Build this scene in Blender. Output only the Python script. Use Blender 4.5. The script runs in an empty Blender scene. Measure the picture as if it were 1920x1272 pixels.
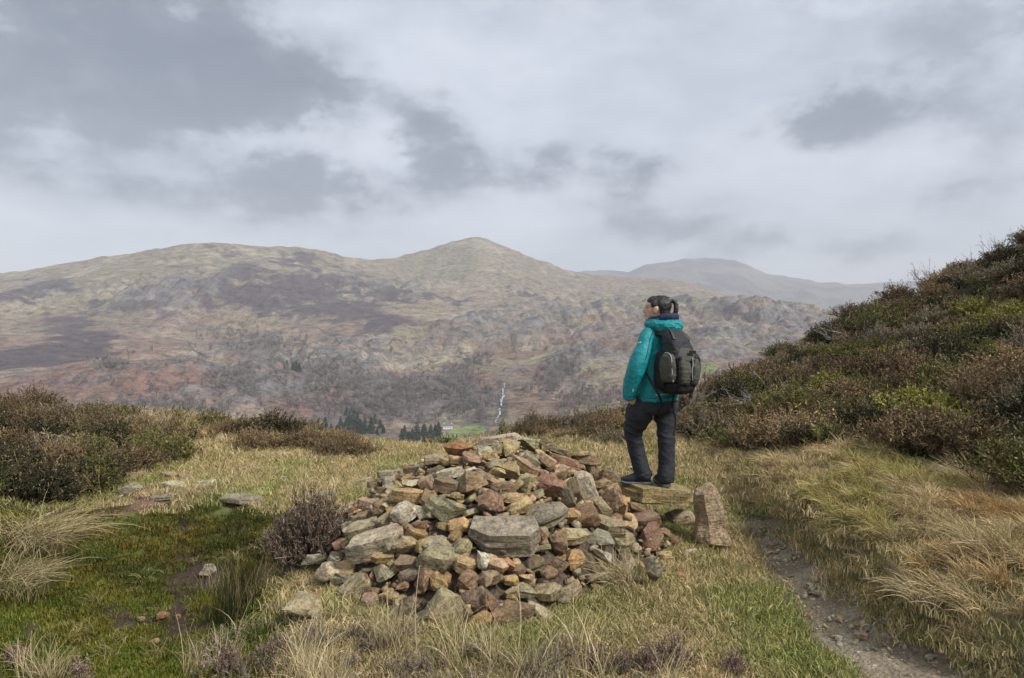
import bpy, bmesh, math, random
import numpy as np
from mathutils import Vector, Matrix, Euler

S = bpy.context.scene
COL = S.collection
RAD = math.radians
EYE = 1.65          # camera height over the lawn by the cairn
F = 1280.0          # focal length in pixels of the 1920 px wide photograph (24 mm lens)
CU, CV = 960.0, 636.0

# ------------------------------------------------------------------ camera
cam_d = bpy.data.cameras.new('camera')
cam = bpy.data.objects.new('camera', cam_d)
COL.objects.link(cam)
cam.location = (0, 0, EYE)
cam.rotation_euler = (RAD(90), 0, 0)
cam_d.sensor_width = 36.0
cam_d.lens = 24.0
cam_d.clip_start = 0.1
cam_d.clip_end = 40000
S.camera = cam

# ------------------------------------------------------------------ world: overcast sky
SUN_EL, SUN_AZ = 44.0, 122.0       # azimuth clockwise from +y (the view): behind and to the right
world = bpy.data.worlds.new('World')
S.world = world
world.use_nodes = True
wt = world.node_tree
wt.nodes.clear()

class NT:
    """small helper to write node trees as expressions"""
    def __init__(self, tree):
        self.t = tree
    def new(self, kind, **kw):
        n = self.t.nodes.new(kind)
        for k, v in kw.items():
            setattr(n, k, v)
        return n
    def put(self, sock, v):
        if v is None:
            return
        if isinstance(v, bpy.types.NodeSocket):
            self.t.links.new(v, sock)
        else:
            if sock.type == 'RGBA' and len(v) == 3:
                v = (*v, 1)
            sock.default_value = v
    def math(self, op, a, b=None, c=None, clamp=False):
        n = self.new('ShaderNodeMath', operation=op, use_clamp=clamp)
        for i, x in enumerate((a, b, c)):
            self.put(n.inputs[i], x)
        return n.outputs[0]
    def vmath(self, op, a, b=None, scale=None):
        n = self.new('ShaderNodeVectorMath', operation=op)
        self.put(n.inputs[0], a)
        self.put(n.inputs[1], b)
        if scale is not None:
            self.put(n.inputs['Scale'], scale)
        return n.outputs['Value'] if op in ('LENGTH', 'DOT_PRODUCT', 'DISTANCE') else n.outputs[0]
    def noise(self, vec, scale, detail=4, rough=0.55, dist=0.0, lac=2.0, color=False):
        n = self.new('ShaderNodeTexNoise')
        self.put(n.inputs['Vector'], vec)
        self.put(n.inputs['Scale'], scale)
        n.inputs['Detail'].default_value = detail
        n.inputs['Roughness'].default_value = rough
        n.inputs['Distortion'].default_value = dist
        n.inputs['Lacunarity'].default_value = lac
        return n.outputs['Color'] if color else n.outputs['Fac']
    def voronoi(self, vec, scale, feature='F1', rnd=1.0, out='Distance'):
        n = self.new('ShaderNodeTexVoronoi', feature=feature)
        self.put(n.inputs['Vector'], vec)
        n.inputs['Scale'].default_value = scale
        n.inputs['Randomness'].default_value = rnd
        return n.outputs[out]
    def step(self, x, a, b, lo=0.0, hi=1.0):
        n = self.new('ShaderNodeMapRange', interpolation_type='SMOOTHSTEP')
        self.put(n.inputs[0], x)
        for i, v in enumerate((a, b, lo, hi)):
            self.put(n.inputs[i + 1], v)
        return n.outputs[0]
    def mix(self, f, a, b, blend='MIX'):
        n = self.new('ShaderNodeMix', data_type='RGBA', blend_type=blend)
        self.put(n.inputs[0], f)
        self.put(n.inputs[6], a)
        self.put(n.inputs[7], b)
        return n.outputs[2]
    def bump(self, h, strength, dist, normal=None):
        n = self.new('ShaderNodeBump')
        n.inputs['Strength'].default_value = strength
        n.inputs['Distance'].default_value = dist
        self.put(n.inputs['Height'], h)
        self.put(n.inputs['Normal'], normal)
        return n.outputs[0]

w = NT(wt)
dirv = w.new('ShaderNodeTexCoord').outputs['Generated']
sep = w.new('ShaderNodeSeparateXYZ')
w.put(sep.inputs[0], dirv)
dx, dy, dz = sep.outputs
# big soft warp so that no cloud keeps a clean outline
wdir = w.vmath('MULTIPLY', dirv, (1.0, 1.0, 1.7))
w1 = w.noise(wdir, 4.2, 6, 0.6, color=True)
w2 = w.noise(wdir, 12.0, 6, 0.66, color=True)
sh = w.vmath('ADD', w.vmath('SCALE', w.vmath('SUBTRACT', w1, (.5, .5, .5)), scale=0.20),
             w.vmath('SCALE', w.vmath('SUBTRACT', w2, (.5, .5, .5)), scale=0.20))
ss = w.new('ShaderNodeSeparateXYZ')
w.put(ss.inputs[0], sh)
az = w.math('ADD', w.math('ARCTAN2', dx, dy), w.math('MULTIPLY', ss.outputs[0], 0.55))
el = w.math('ADD', w.math('ARCSINE', dz), w.math('MULTIPLY', ss.outputs[2], 0.34))

def cloud_at(u, v, ru, rv, k):
    a0 = math.atan2(u - CU, F)
    e0 = math.atan2(CV - v, math.hypot(F, u - CU))
    a = w.math('MULTIPLY', w.math('SUBTRACT', az, a0), F / ru * 1.0)
    e = w.math('MULTIPLY', w.math('SUBTRACT', el, e0), F / rv * 1.0)
    r2 = w.math('ADD', w.math('MULTIPLY', a, a), w.math('MULTIPLY', e, e))
    return w.math('MULTIPLY', w.math('EXPONENT', w.math('MULTIPLY', r2, -1.0)), k)

dark = None
for c in ((20, 70, 330, 180, .90), (350, 115, 170, 95, .72), (470, 262, 150, 26, -.50), (715, 300, 34, 60, -.45), (200, 118, 90, 30, -.30), (230, 290, 200, 22, -.30), (960, 210, 90, 60, -.30), (40, 260, 170, 50, .22), (480, 185, 110, 65, .55), (610, 165, 110, 44, .62), (540, 345, 190, 66, .80),
          (690, 372, 110, 42, .36), (815, 235, 95, 50, .75), (835, 312, 95, 52, .78), (1035, 325, 150, 44, .66), (1200, 312, 60, 34, .60),
          (1150, 418, 75, 44, .60), (1290, 412, 80, 42, .60), (1440, 462, 90, 28, .56), (1570, 222, 105, 38, .85), (1400, 262, 60, 14, .34), (1610, 480, 95, 22, .45),
          (1780, 365, 70, 16, .26), (150, 318, 150, 26, .24), (1900, 60, 280, 330, .46), (1420, 30, 300, 60, .16), (1280, 492, 70, 18, .34), (900, 20, 420, 60, .20), (60, 30, 260, 120, .25)):
    b = cloud_at(*c)
    dark = b if dark is None else w.math('ADD', dark, b)
# the rest of the sky goes on with clouds of the same sort
ring = w.vmath('MULTIPLY', dirv, (1.0, 1.0, 2.2))
more = w.step(w.noise(ring, 2.6, 6, 0.58), 0.52, 0.78, 0.0, 0.5)
ahead = w.step(dy, 0.45, 0.75)
more = w.math('MULTIPLY', more, w.math('SUBTRACT', 1.0, ahead))
tex = w.noise(wdir, 9.5, 9, 0.62)
lumps = w.math('ADD', 0.30, w.math('MULTIPLY', w.step(tex, .26, .70), 1.25))
field = w.math('MULTIPLY', w.math('MAXIMUM', w.math('ADD', dark, more), 0.0), lumps)
field = w.math('ADD', w.step(field, 0.04, 0.90, 0.0, 0.70), w.math('MULTIPLY', field, 0.20))
soft = w.noise(ring, 3.6, 7, 0.62)
base = w.mix(w.step(soft, 0.3, 0.72), (1.98, 2.16, 2.46), (2.82, 2.98, 3.26))
cloud = w.mix(w.math('MULTIPLY', w.math('MINIMUM', field, 1.0), 0.86), base, (.36, .43, .58))
low = w.step(dz, -0.12, 0.0)
cloud = w.mix(low, (2.2, 2.2, 2.0), cloud)
nish = w.new('ShaderNodeTexSky', sky_type='NISHITA')
nish.sun_disc = False
nish.sun_elevation = RAD(SUN_EL)
nish.sun_rotation = RAD(SUN_AZ)
col = w.mix(0.10, cloud, nish.outputs[0])
bg = w.new('ShaderNodeBackground')
w.put(bg.inputs[0], col)
bg.inputs[1].default_value = 0.1
wo = w.new('ShaderNodeOutputWorld')
wt.links.new(bg.outputs[0], wo.inputs[0])

# ------------------------------------------------------------------ sun behind cloud
sun_d = bpy.data.lights.new('sun', 'SUN')
sun_d.energy = 1.5
sun_d.angle = RAD(11)
sun_d.color = (1.0, 0.955, 0.90)
sun = bpy.data.objects.new('sun', sun_d)
COL.objects.link(sun)
a, e = RAD(SUN_AZ), RAD(SUN_EL)
sun.rotation_euler = Vector((math.sin(a) * math.cos(e), math.cos(a) * math.cos(e), math.sin(e))).to_track_quat('Z', 'Y').to_euler()

S.view_settings.view_transform = 'Standard'
S.view_settings.look = 'None'
S.view_settings.exposure = 1.5
S.view_settings.gamma = 1.0
S.view_settings.use_curve_mapping = False
S.cycles.use_denoising = True
S.cycles.max_bounces = 6
S.cycles.diffuse_bounces = 3
S.cycles.transparent_max_bounces = 8
S.cycles.volume_bounces = 0

# ------------------------------------------------------------------ helpers
rng = np.random.default_rng(7)
random.seed(7)

def _hash(ix, iy, iz, seed):
    h = (ix * 374761393 + iy * 668265263 + iz * 2147483647 + seed * 1274126177) & 0xFFFFFFFF
    h = ((h ^ (h >> 13)) * 1274126177) & 0xFFFFFFFF
    h = ((h ^ (h >> 16)) * 2246822519) & 0xFFFFFFFF
    return ((h ^ (h >> 15)) & 0xFFFFFF) / float(0xFFFFFF)

def vnoise(x, y, z=None, seed=0):
    """value noise, 0..1"""
    x = np.asarray(x, float); y = np.asarray(y, float)
    z = np.zeros_like(x) if z is None else np.asarray(z, float)
    fx, fy, fz = np.floor(x), np.floor(y), np.floor(z)
    ix, iy, iz = fx.astype(np.int64), fy.astype(np.int64), fz.astype(np.int64)
    tx, ty, tz = x - fx, y - fy, z - fz
    tx = tx * tx * tx * (tx * (tx * 6 - 15) + 10)
    ty = ty * ty * ty * (ty * (ty * 6 - 15) + 10)
    tz = tz * tz * tz * (tz * (tz * 6 - 15) + 10)
    def lay(k):
        a = _hash(ix, iy, iz + k, seed); b = _hash(ix + 1, iy, iz + k, seed)
        c = _hash(ix, iy + 1, iz + k, seed); d = _hash(ix + 1, iy + 1, iz + k, seed)
        return (a * (1 - tx) + b * tx) * (1 - ty) + (c * (1 - tx) + d * tx) * ty
    if not np.any(tz):
        return lay(0)
    return lay(0) * (1 - tz) + lay(1) * tz

def fbm(x, y, z=None, octaves=4, seed=0, gain=0.5, ridged=False):
    tot, amp, f, out = 0.0, 1.0, 1.0, 0.0
    for o in range(octaves):
        n = vnoise(np.asarray(x) * f + o * 17.3, np.asarray(y) * f - o * 9.1, None if z is None else np.asarray(z) * f + o * 5.7, seed + o)
        if ridged:
            n = 1 - np.abs(2 * n - 1)
            n = n * n
        out = out + n * amp
        tot += amp
        amp *= gain
        f *= 2.03
    return out / tot

def sstep(x, a, b):
    t = np.clip((np.asarray(x, float) - a) / (b - a), 0, 1)
    return t * t * (3 - 2 * t)

def new_mesh(name, verts, faces, mat=None, smooth=False, col=None, colname='Col'):
    """faces: list of tuples or an (n,3)/(n,4) array"""
    me = bpy.data.meshes.new(name)
    verts = np.asarray(verts, np.float32)
    if isinstance(faces, np.ndarray):
        k = faces.shape[1]
        me.vertices.add(len(verts)); me.vertices.foreach_set('co', verts.ravel())
        me.loops.add(faces.size); me.loops.foreach_set('vertex_index', faces.astype(np.int32).ravel())
        me.polygons.add(len(faces)); me.polygons.foreach_set('loop_start', np.arange(0, faces.size, k, dtype=np.int32))
        me.update(calc_edges=True)
        me.validate()
    else:
        me.from_pydata([tuple(map(float, v)) for v in verts], [], faces)
        me.update()
    if smooth:
        me.polygons.foreach_set('use_smooth', np.ones(len(me.polygons), bool))
    if col is not None:
        at = me.color_attributes.new(colname, 'FLOAT_COLOR', 'POINT')
        c = np.ones((len(verts), 4), np.float32)
        c[:, :np.asarray(col).shape[1]] = col
        at.data.foreach_set('color', c.ravel())
    if mat is not None:
        me.materials.append(mat)
    return me

def link(name, me, parent=None, loc=None, kind=None, label=None, cat=None, group=None):
    o = bpy.data.objects.new(name, me)
    COL.objects.link(o)
    if parent is not None:
        o.parent = parent
    if loc is not None:
        o.location = loc
    tag(o, label, cat, group, kind)
    return o

def tag(o, label=None, cat=None, group=None, kind=None):
    if label: o['label'] = label
    if cat: o['category'] = cat
    if group: o['group'] = group
    if kind: o['kind'] = kind
    return o

def empty(name, loc=(0, 0, 0), label=None, cat=None, group=None, rz=0):
    o = bpy.data.objects.new(name, None)
    o.empty_display_size = 0.1
    COL.objects.link(o)
    o.location = loc
    o.rotation_euler = (0, 0, rz)
    return tag(o, label, cat, group)

def pix(u, v, Y):
    """the point at depth Y behind pixel (u, v) of the photograph"""
    return np.array([(u - CU) / F * Y, Y, EYE + (CV - v) / F * Y])

def to_uv(x, y, z):
    y = np.maximum(y, 0.3)
    return CU + x / y * F, CV - (z - EYE) / y * F

def grid_faces(nr, nc):
    i = np.arange(nr * nc).reshape(nr, nc)
    return np.stack([i[:-1, :-1], i[:-1, 1:], i[1:, 1:], i[1:, :-1]], -1).reshape(-1, 4)

def mat_new(name):
    m = bpy.data.materials.new(name)
    m.use_nodes = True
    m.node_tree.nodes.clear()
    n = NT(m.node_tree)
    b = n.new('ShaderNodeBsdfPrincipled')
    o = n.new('ShaderNodeOutputMaterial')
    m.node_tree.links.new(b.outputs[0], o.inputs[0])
    return m, n, b

def attr(n, name='Col', kind='GEOMETRY'):
    a = n.new('ShaderNodeAttribute', attribute_type=kind, attribute_name=name)
    return a
# ================================================================== far hills
def terrain_material():
    m, n, b = mat_new('hill_cover')
    co = n.new('ShaderNodeNewGeometry').outputs['Position']
    c = attr(n).outputs['Color']
    n1 = n.noise(co, 0.045, 6, 0.68)
    n2 = n.noise(co, 0.21, 5, 0.7)
    f = n.math('ADD', n.math('MULTIPLY', n1, 0.9), n.math('MULTIPLY', n2, 0.7))
    k = n.step(f, 0.56, 1.00, 0.34, 1.62)
    c2 = n.mix(1.0, c, k, 'MULTIPLY')
    # scattered dark scrub and pale rock at the finest size
    c3 = n.mix(n.step(n.noise(co, 0.085, 6, 0.75), 0.56, 0.66, 0, .65), c2, (0.085, 0.075, 0.07))
    c3 = n.mix(n.step(n.noise(n.vmath('ADD', co, (311, 97, 50)), 0.11, 5, 0.7), 0.66, 0.72, 0, .6), c3, (0.30, 0.29, 0.28))
    n.put(b.inputs['Base Color'], c3)
    b.inputs['Roughness'].default_value = 0.95
    b.inputs['Specular IOR Level'].default_value = 0.1
    n.put(b.inputs['Normal'], n.bump(f, 0.9, 6.0))
    return m

HILL = terrain_material()

def curve(us, tab):
    t = np.array(tab, float)
    # smooth interpolation in u
    return np.interp(us, t[:, 0], t[:, 1])

def smooth1(a, k):
    ker = np.hanning(2 * k + 3)[1:-1]; ker /= ker.sum()
    return np.convolve(np.pad(a, k, mode='edge'), ker, mode='valid')

def bary(u, v, blobs):
    """sum of soft ellipses in the photograph's pixels, used as a vegetation map"""
    out = np.zeros_like(u)
    for (cu, cv, ru, rv, rot, k) in blobs:
        c, s = math.cos(RAD(rot)), math.sin(RAD(rot))
        a = ((u - cu) * c - (v - cv) * s) / ru
        e = ((u - cu) * s + (v - cv) * c) / rv
        out = np.maximum(out, k * np.exp(-(a * a + e * e) ** 1.5))
    return out

us = np.linspace(-700, 2600, 1150)
# each layer: (depth table, screen height table); from the foot of our own hill to the skyline
crest_v = [(-700, 600), (-300, 545), (0, 515), (45, 511), (90, 503), (180, 486), (260, 475), (345, 461), (390, 457), (440, 460), (500, 464), (560, 467), (610, 472), (650, 483), (690, 490),
           (740, 486), (800, 470), (850, 454), (888, 447), (915, 451), (960, 470), (1000, 487), (1050, 504), (1090, 514), (1160, 521), (1230, 523), (1300, 533),
           (1350, 548), (1400, 565), (1480, 590), (1560, 610), (1800, 640), (2600, 690)]
crest_y = [(-700, 2300), (400, 2400), (640, 2700), (890, 3200), (1100, 3000), (1250, 2700), (1500, 2500), (2600, 2300)]
layers = [
    (lambda u: 26 + 0 * u, lambda z: None, 'z', -9.0),
    (lambda u: 120 + 0 * u, None, 'z', -62.0),
    (lambda u: 330 + 0 * u, None, 'z', -98.0),
]
cv_ = smooth1(curve(us, crest_v), 2)
cy_ = smooth1(curve(us, crest_y), 60)
def lay(vtab, ytab):
    return smooth1(curve(us, vtab), 12), smooth1(curve(us, ytab), 40)
L = []
L.append(lay([(-700, 800), (0, 835), (600, 842), (800, 842), (1000, 838), (1400, 820), (2600, 815)], [(-700, 600), (800, 640), (2600, 660)]))
L.append(lay([(-700, 740), (0, 772), (300, 778), (600, 790), (800, 800), (930, 792), (1100, 775), (1300, 758), (2600, 740)], [(-700, 700), (800, 760), (2600, 760)]))
L.append(lay([(-700, 690), (0, 705), (300, 712), (520, 716), (760, 735), (930, 722), (1060, 708), (1300, 700), (2600, 690)], [(-700, 860), (800, 960), (1300, 950), (2600, 900)]))
L.append(lay([(-700, 640), (0, 650), (300, 655), (520, 664), (760, 672), (930, 672), (1060, 660), (1300, 650), (2600, 650)], [(-700, 1100), (800, 1220), (1300, 1200), (2600, 1100)]))
L.append(lay([(-700, 622), (0, 612), (300, 618), (520, 610), (760, 606), (930, 620), (1060, 622), (1300, 612), (1450, 616), (2600, 640)], [(-700, 1350), (800, 1600), (1300, 1480), (2600, 1350)]))
L.append(lay([(-700, 615), (0, 560), (300, 540), (480, 520), (640, 545), (760, 556), (930, 565), (1060, 580), (1180, 584), (1260, 578), (1330, 568), (1410, 565), (1480, 574), (1540, 590), (2600, 690)],
             [(-700, 1700), (300, 1850), (800, 2100), (1250, 1750), (1500, 1700), (2600, 1600)]))
L.append(lay([(-700, 608), (0, 532), (300, 495), (430, 482), (560, 492), (680, 515), (800, 510), (890, 490), (960, 510), (1060, 545), (1180, 560), (1260, 572), (1330, 572), (1450, 592), (2600, 690)],
             [(-700, 2000), (300, 2150), (800, 2650), (1060, 2500), (1250, 2150), (2600, 1900)]))
Ys = [np.full_like(us, 16.0), np.full_like(us, 40.0), np.full_like(us, 130.0), np.full_like(us, 340.0)]
Zs = [np.full_like(us, -6.0), np.full_like(us, -22.0), np.full_like(us, -66.0), np.full_like(us, -97.0)]
for v_, y_ in L:
    Ys.append(y_); Zs.append(EYE + (CV - v_) / F * y_)
Ys.append(cy_); Zs.append(EYE + (CV - cv_) / F * cy_)
Ys.append(cy_ * 1.12); Zs.append(Zs[-1] - 60)
Ys.append(cy_ * 1.5); Zs.append(Zs[-2] * 0.2 - 100)
Ys, Zs = np.array(Ys), np.array(Zs)
# rows: dense where the picture is dense
cnt = [3, 4, 6, 12, 44, 60, 60, 62, 66, 60, 60, 10, 6]
ts = np.concatenate([k + np.linspace(0, 1, c, endpoint=False) for k, c in enumerate(cnt)] + [[len(cnt)]])
def pchip(tab, t):
    """monotone cubic along the rows, per column"""
    n = tab.shape[0]
    d = np.diff(tab, axis=0)
    m = np.zeros_like(tab)
    same = d[:-1] * d[1:] > 0
    m[1:-1] = np.where(same, 2 * d[:-1] * d[1:] / np.where(same, d[:-1] + d[1:], 1), 0)
    m[0], m[-1] = d[0], d[-1]
    k = np.minimum(t.astype(int), n - 2)
    f = (t - k)[:, None]
    h00 = 2 * f**3 - 3 * f**2 + 1; h10 = f**3 - 2 * f**2 + f; h01 = -2 * f**3 + 3 * f**2; h11 = f**3 - f**2
    return h00 * tab[k] + h10 * m[k] + h01 * tab[k + 1] + h11 * m[k + 1]
FY = pchip(Ys, ts)
FZ = pchip(Zs, ts)
FX = (us[None, :] - CU) / F * FY
T2 = np.repeat(ts[:, None], len(us), 1)
# crags: ridged relief grows with distance up the slopes, little on the valley floor, little on the skyline
up = sstep(T2, 4.2, 6.0) * (1 - 0.90 * sstep(T2, 8.8, 10.6)) * (1 - sstep(T2, 11.0, 12.0))
rx, ry = FX + 60 * (fbm(FX / 260, FY / 260, seed=31) - .5), FY + 60 * (fbm(FX / 260, FY / 260, seed=37) - .5)
def billow(x, y, o, seed, g):
    tot = amp = 1.0; f_ = 1.0; out = 0.0; tot = 0.0
    for k_ in range(o):
        out = out + amp * np.abs(2 * vnoise(x * f_ + 13.7 * k_, y * f_ - 7.3 * k_, seed=seed + k_) - 1) ** .8
        tot += amp; amp *= g; f_ *= 2.1
    return out / tot
r1 = billow(rx / 140, ry / 230, 5, 3, .54)
r2 = billow(rx / 34, ry / 60, 4, 11, .6)
big = fbm(FX / 500, FY / 700, octaves=3, seed=21) - .5
rough = sstep(fbm(FX / 420, FY / 520, octaves=3, seed=41), 0.36, 0.62)
u0, v0 = to_uv(FX, FY, FZ)
smooth_top = sstep(v0, 555, 500) * sstep(u0, 1150, 900)      # the grassy tops of the two left hills
rough = rough * (1 - .8 * smooth_top)
rough = np.maximum(rough, sstep(u0, 880, 1080) * .95 * sstep(v0, 745, 690))
amp = FY * 0.030
FZ = FZ + up * amp * ((r1 - .38) * (0.35 + 1.35 * rough) + (r2 - .35) * 0.32 * rough + big * 0.9 * (1 - sstep(T2, 8.2, 9.6)))
crest_small = sstep(T2, 10.0, 11.0) * (1 - sstep(T2, 11, 11.5))
FZ = FZ + crest_small * ((fbm(FX / 60, FY / 300, octaves=4, seed=8, ridged=True) - .3) * 9)
U, V = to_uv(FX, FY, FZ)
# ---- what grows where (base colours)
def N(s, seed, o=5, **k): return fbm(FX / s, FY / (s * 1.35), FZ / s, octaves=o, seed=seed, **k)
du = (N(150, 51) - .5) * 120; dv = (N(150, 52) - .5) * 56 + (N(30, 53) - .5) * 22
Uw, Vw = U + du, V + dv
tan_ = np.array([.235, .188, .138]); olive = np.array([.20, .17, .105]); heath = np.array([.068, .050, .056]); brack = np.array([.185, .105, .078])
rock = np.array([.175, .165, .165]); wood = np.array([.135, .115, .104]); green = np.array([.17, .22, .07]); pale = np.array([.32, .27, .205])
C = np.ones(FX.shape + (3,)) * tan_
def lerp(mask, c):
    global C
    C = C * (1 - mask[..., None]) + np.asarray(c) * mask[..., None]
lerp(sstep(N(190, 61), .42, .62) * .75, olive)
lerp(sstep(V, 540, 500) * .55, [.195, .168, .112])
lerp(sstep(N(70, 62), .52, .66) * .6, pale)
br = sstep(Vw, 560, 690) * sstep(N(120, 63), .40, .60)
lerp(br * .85, brack)
lerp(bary(Uw, Vw, [(180, 745, 420, 34, 0, .9), (560, 745, 150, 30, 0, .9), (720, 712, 90, 14, 0, .8), (170, 610, 260, 20, 0, .5), (1000, 740, 70, 40, 0, .8)]) * (0.6 + .5 * N(50, 64)), brack)
hm = bary(Uw, Vw, [(560, 560, 220, 66, -12, 1.), (380, 545, 190, 34, 6, .9), (760, 560, 110, 26, -14, .8), (250, 575, 130, 24, 4, .85), (70, 545, 120, 18, 0, .85), (150, 638, 105, 34, -4, 1.), (60, 665, 130, 30, 5, .9),
                   (30, 610, 90, 18, 0, .7), (660, 520, 180, 18, -16, .6), (900, 560, 120, 18, 0, .5), (950, 515, 60, 20, -40, .35), (1330, 600, 170, 26, 0, .55)])
hm = sstep(hm + (N(75, 65, 7, gain=.68) - .5) * 2.3, .36, .78)
lerp(hm * .95, heath)
cr = rough * sstep(r1, .34, .62) * up
lerp(np.clip(cr * 1.0, 0, .85) * sstep(N(45, 66), .38, .52), rock * .85)
lerp(sstep(r2 * rough, .42, .7) * up * .6 * sstep(N(45, 68), .45, .6), heath * 1.15)
wm = bary(Uw, Vw, [(640, 715, 130, 46, -12, 1.), (720, 760, 180, 40, 0, 1.), (470, 638, 95, 22, -6, .9), (860, 705, 40, 36, 0, .8), (880, 760, 60, 44, 20, .9), (895, 676, 28, 14, 0, .8), (1040, 705, 60, 34, 35, .9), (1100, 752, 70, 30, 0, .6), (800, 725, 80, 24, 0, .9),
                   (440, 716, 40, 40, 0, .7), (330, 770, 140, 16, 0, .7), (210, 685, 40, 16, 0, .8), (620, 800, 110, 30, 0, .9), (270, 755, 60, 14, 0, .5)])
WOODMASK = sstep(wm + (N(60, 67, 7, gain=.66) - .5) * 2.2, .40, .80)
lerp(WOODMASK * .9, wood)
flat = sstep(T2, 4.9, 4.5)
lerp(flat * .8, [.17, .15, .09])
fld = bary(U, V, [(880, 806, 36, 9, 4, 1.2), (830, 822, 40, 10, 0, 1.), (1120, 760, 60, 14, -10, .55), (1215, 745, 40, 10, -8, .5), (1330, 690, 20, 12, 0, .7)])
lerp(sstep(fld, .35, .6) * .85, green)
# the stream bed and its wet rock
lerp(bary(U, V, [(941, 755, 13, 44, 0, .9)]), [.08, .075, .075])
verts = np.stack([FX, FY, FZ], -1).reshape(-1, 3)
me = new_mesh('hills', verts, grid_faces(*FX.shape)[:, ::1], HILL, True, C.reshape(-1, 3))
link('hills', me, kind='structure', label='craggy brown and tan hills across the valley')

def far_point(u, v, tmin=4.0):
    """the point of the hills first met by the sight line (u, v)"""
    j = int(np.clip(np.searchsorted(us, u), 0, len(us) - 1))
    r0 = int(np.searchsorted(ts, tmin))
    col = V[r0:, j]
    k = np.argmax(col <= v)
    return np.array([FX[r0 + k, j], FY[r0 + k, j], FZ[r0 + k, j]])

# ---- the misty mountain beyond
us2 = np.linspace(700, 2300, 420)
cv2 = np.interp(us2, [700, 960, 1060, 1090, 1130, 1180, 1200, 1225, 1260, 1290, 1330, 1378, 1400, 1440, 1490, 1530, 1570, 1600, 1640, 1680, 1760, 1900, 2300],
                [560, 540, 516, 509, 507, 511, 500, 494, 490, 484, 485, 487, 497, 515, 520, 529, 530, 533, 531, 529, 528, 545, 570])
cv2 = smooth1(cv2, 2)
rows = np.linspace(0, 1, 130)
Yc = 6800.0
zc = EYE + (CV - cv2) / F * Yc
MY = Yc - 3300 * (1 - rows[:, None]) + 0 * us2[None, :]
MX = (us2[None, :] - CU) / F * Yc * (0.62 + 0.38 * rows[:, None])
MZ = -60 + (zc[None, :] + 60) * (rows[:, None] ** 1.35)
mr = fbm(MX / 700, MY / 900, octaves=6, seed=77, gain=.55, ridged=True)
MZ = MZ + (mr - .35) * 150 * np.sin(np.pi * np.clip(rows, 0, 1))[:, None] ** .8 + (fbm(MX / 90, MY / 400, octaves=4, seed=9) - .5) * 26 * rows[:, None]
back = np.stack([MX[-1] * 1.1, MY[-1] + 900, MZ[-1] - 500], -1)
mv = np.concatenate([np.stack([MX, MY, MZ], -1), back[None]], 0)
mc = np.ones(mv.shape[:2] + (3,)) * np.array([.15, .14, .125])
mm = sstep(fbm(mv[..., 0] / 300, mv[..., 1] / 300, mv[..., 2] / 200, octaves=5, seed=5), .42, .6)[..., None]
mc = mc * (1 - mm) + np.array([.08, .075, .08]) * mm
me = new_mesh('mountain', mv.reshape(-1, 3), grid_faces(*mv.shape[:2]), HILL, True, mc.reshape(-1, 3))
link('mountain', me, kind='structure', label='grey mountain fading into mist behind the hills')

# ---- haze
def haze_box(x0, x1, y0, y1, z0, z1, dens):
    m = bpy.data.materials.new('haze')
    m.use_nodes = True
    t = m.node_tree
    t.nodes.clear()
    v = t.nodes.new('ShaderNodeVolumePrincipled')
    v.inputs['Color'].default_value = (0.93, 0.95, 1.0, 1)
    v.inputs['Density'].default_value = dens
    v.inputs['Anisotropy'].default_value = 0.0
    o = t.nodes.new('ShaderNodeOutputMaterial')
    t.links.new(v.outputs[0], o.inputs['Volume'])
    vs = [(x, y, z) for z in (z0, z1) for x, y in ((x0, y0), (x1, y0), (x1, y1), (x0, y1))]
    fs = [(0, 3, 2, 1), (4, 5, 6, 7), (0, 1, 5, 4), (1, 2, 6, 5), (2, 3, 7, 6), (3, 0, 4, 7)]
    return link('haze', new_mesh('haze', vs, fs, m), kind='stuff', label='pale haze hanging in the valley air')
allx = max(abs(FX).max(), abs(mv[..., 0]).max()); ally = max(FY.max(), mv[..., 1].max())
allz = max(FZ.max(), mv[..., 2].max()); lowz = min(FZ.min(), mv[..., 2].min())
haze_box(-allx - 60, allx + 60, -60, ally + 60, lowz - 1, allz + 25, 1.6e-4)
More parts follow.
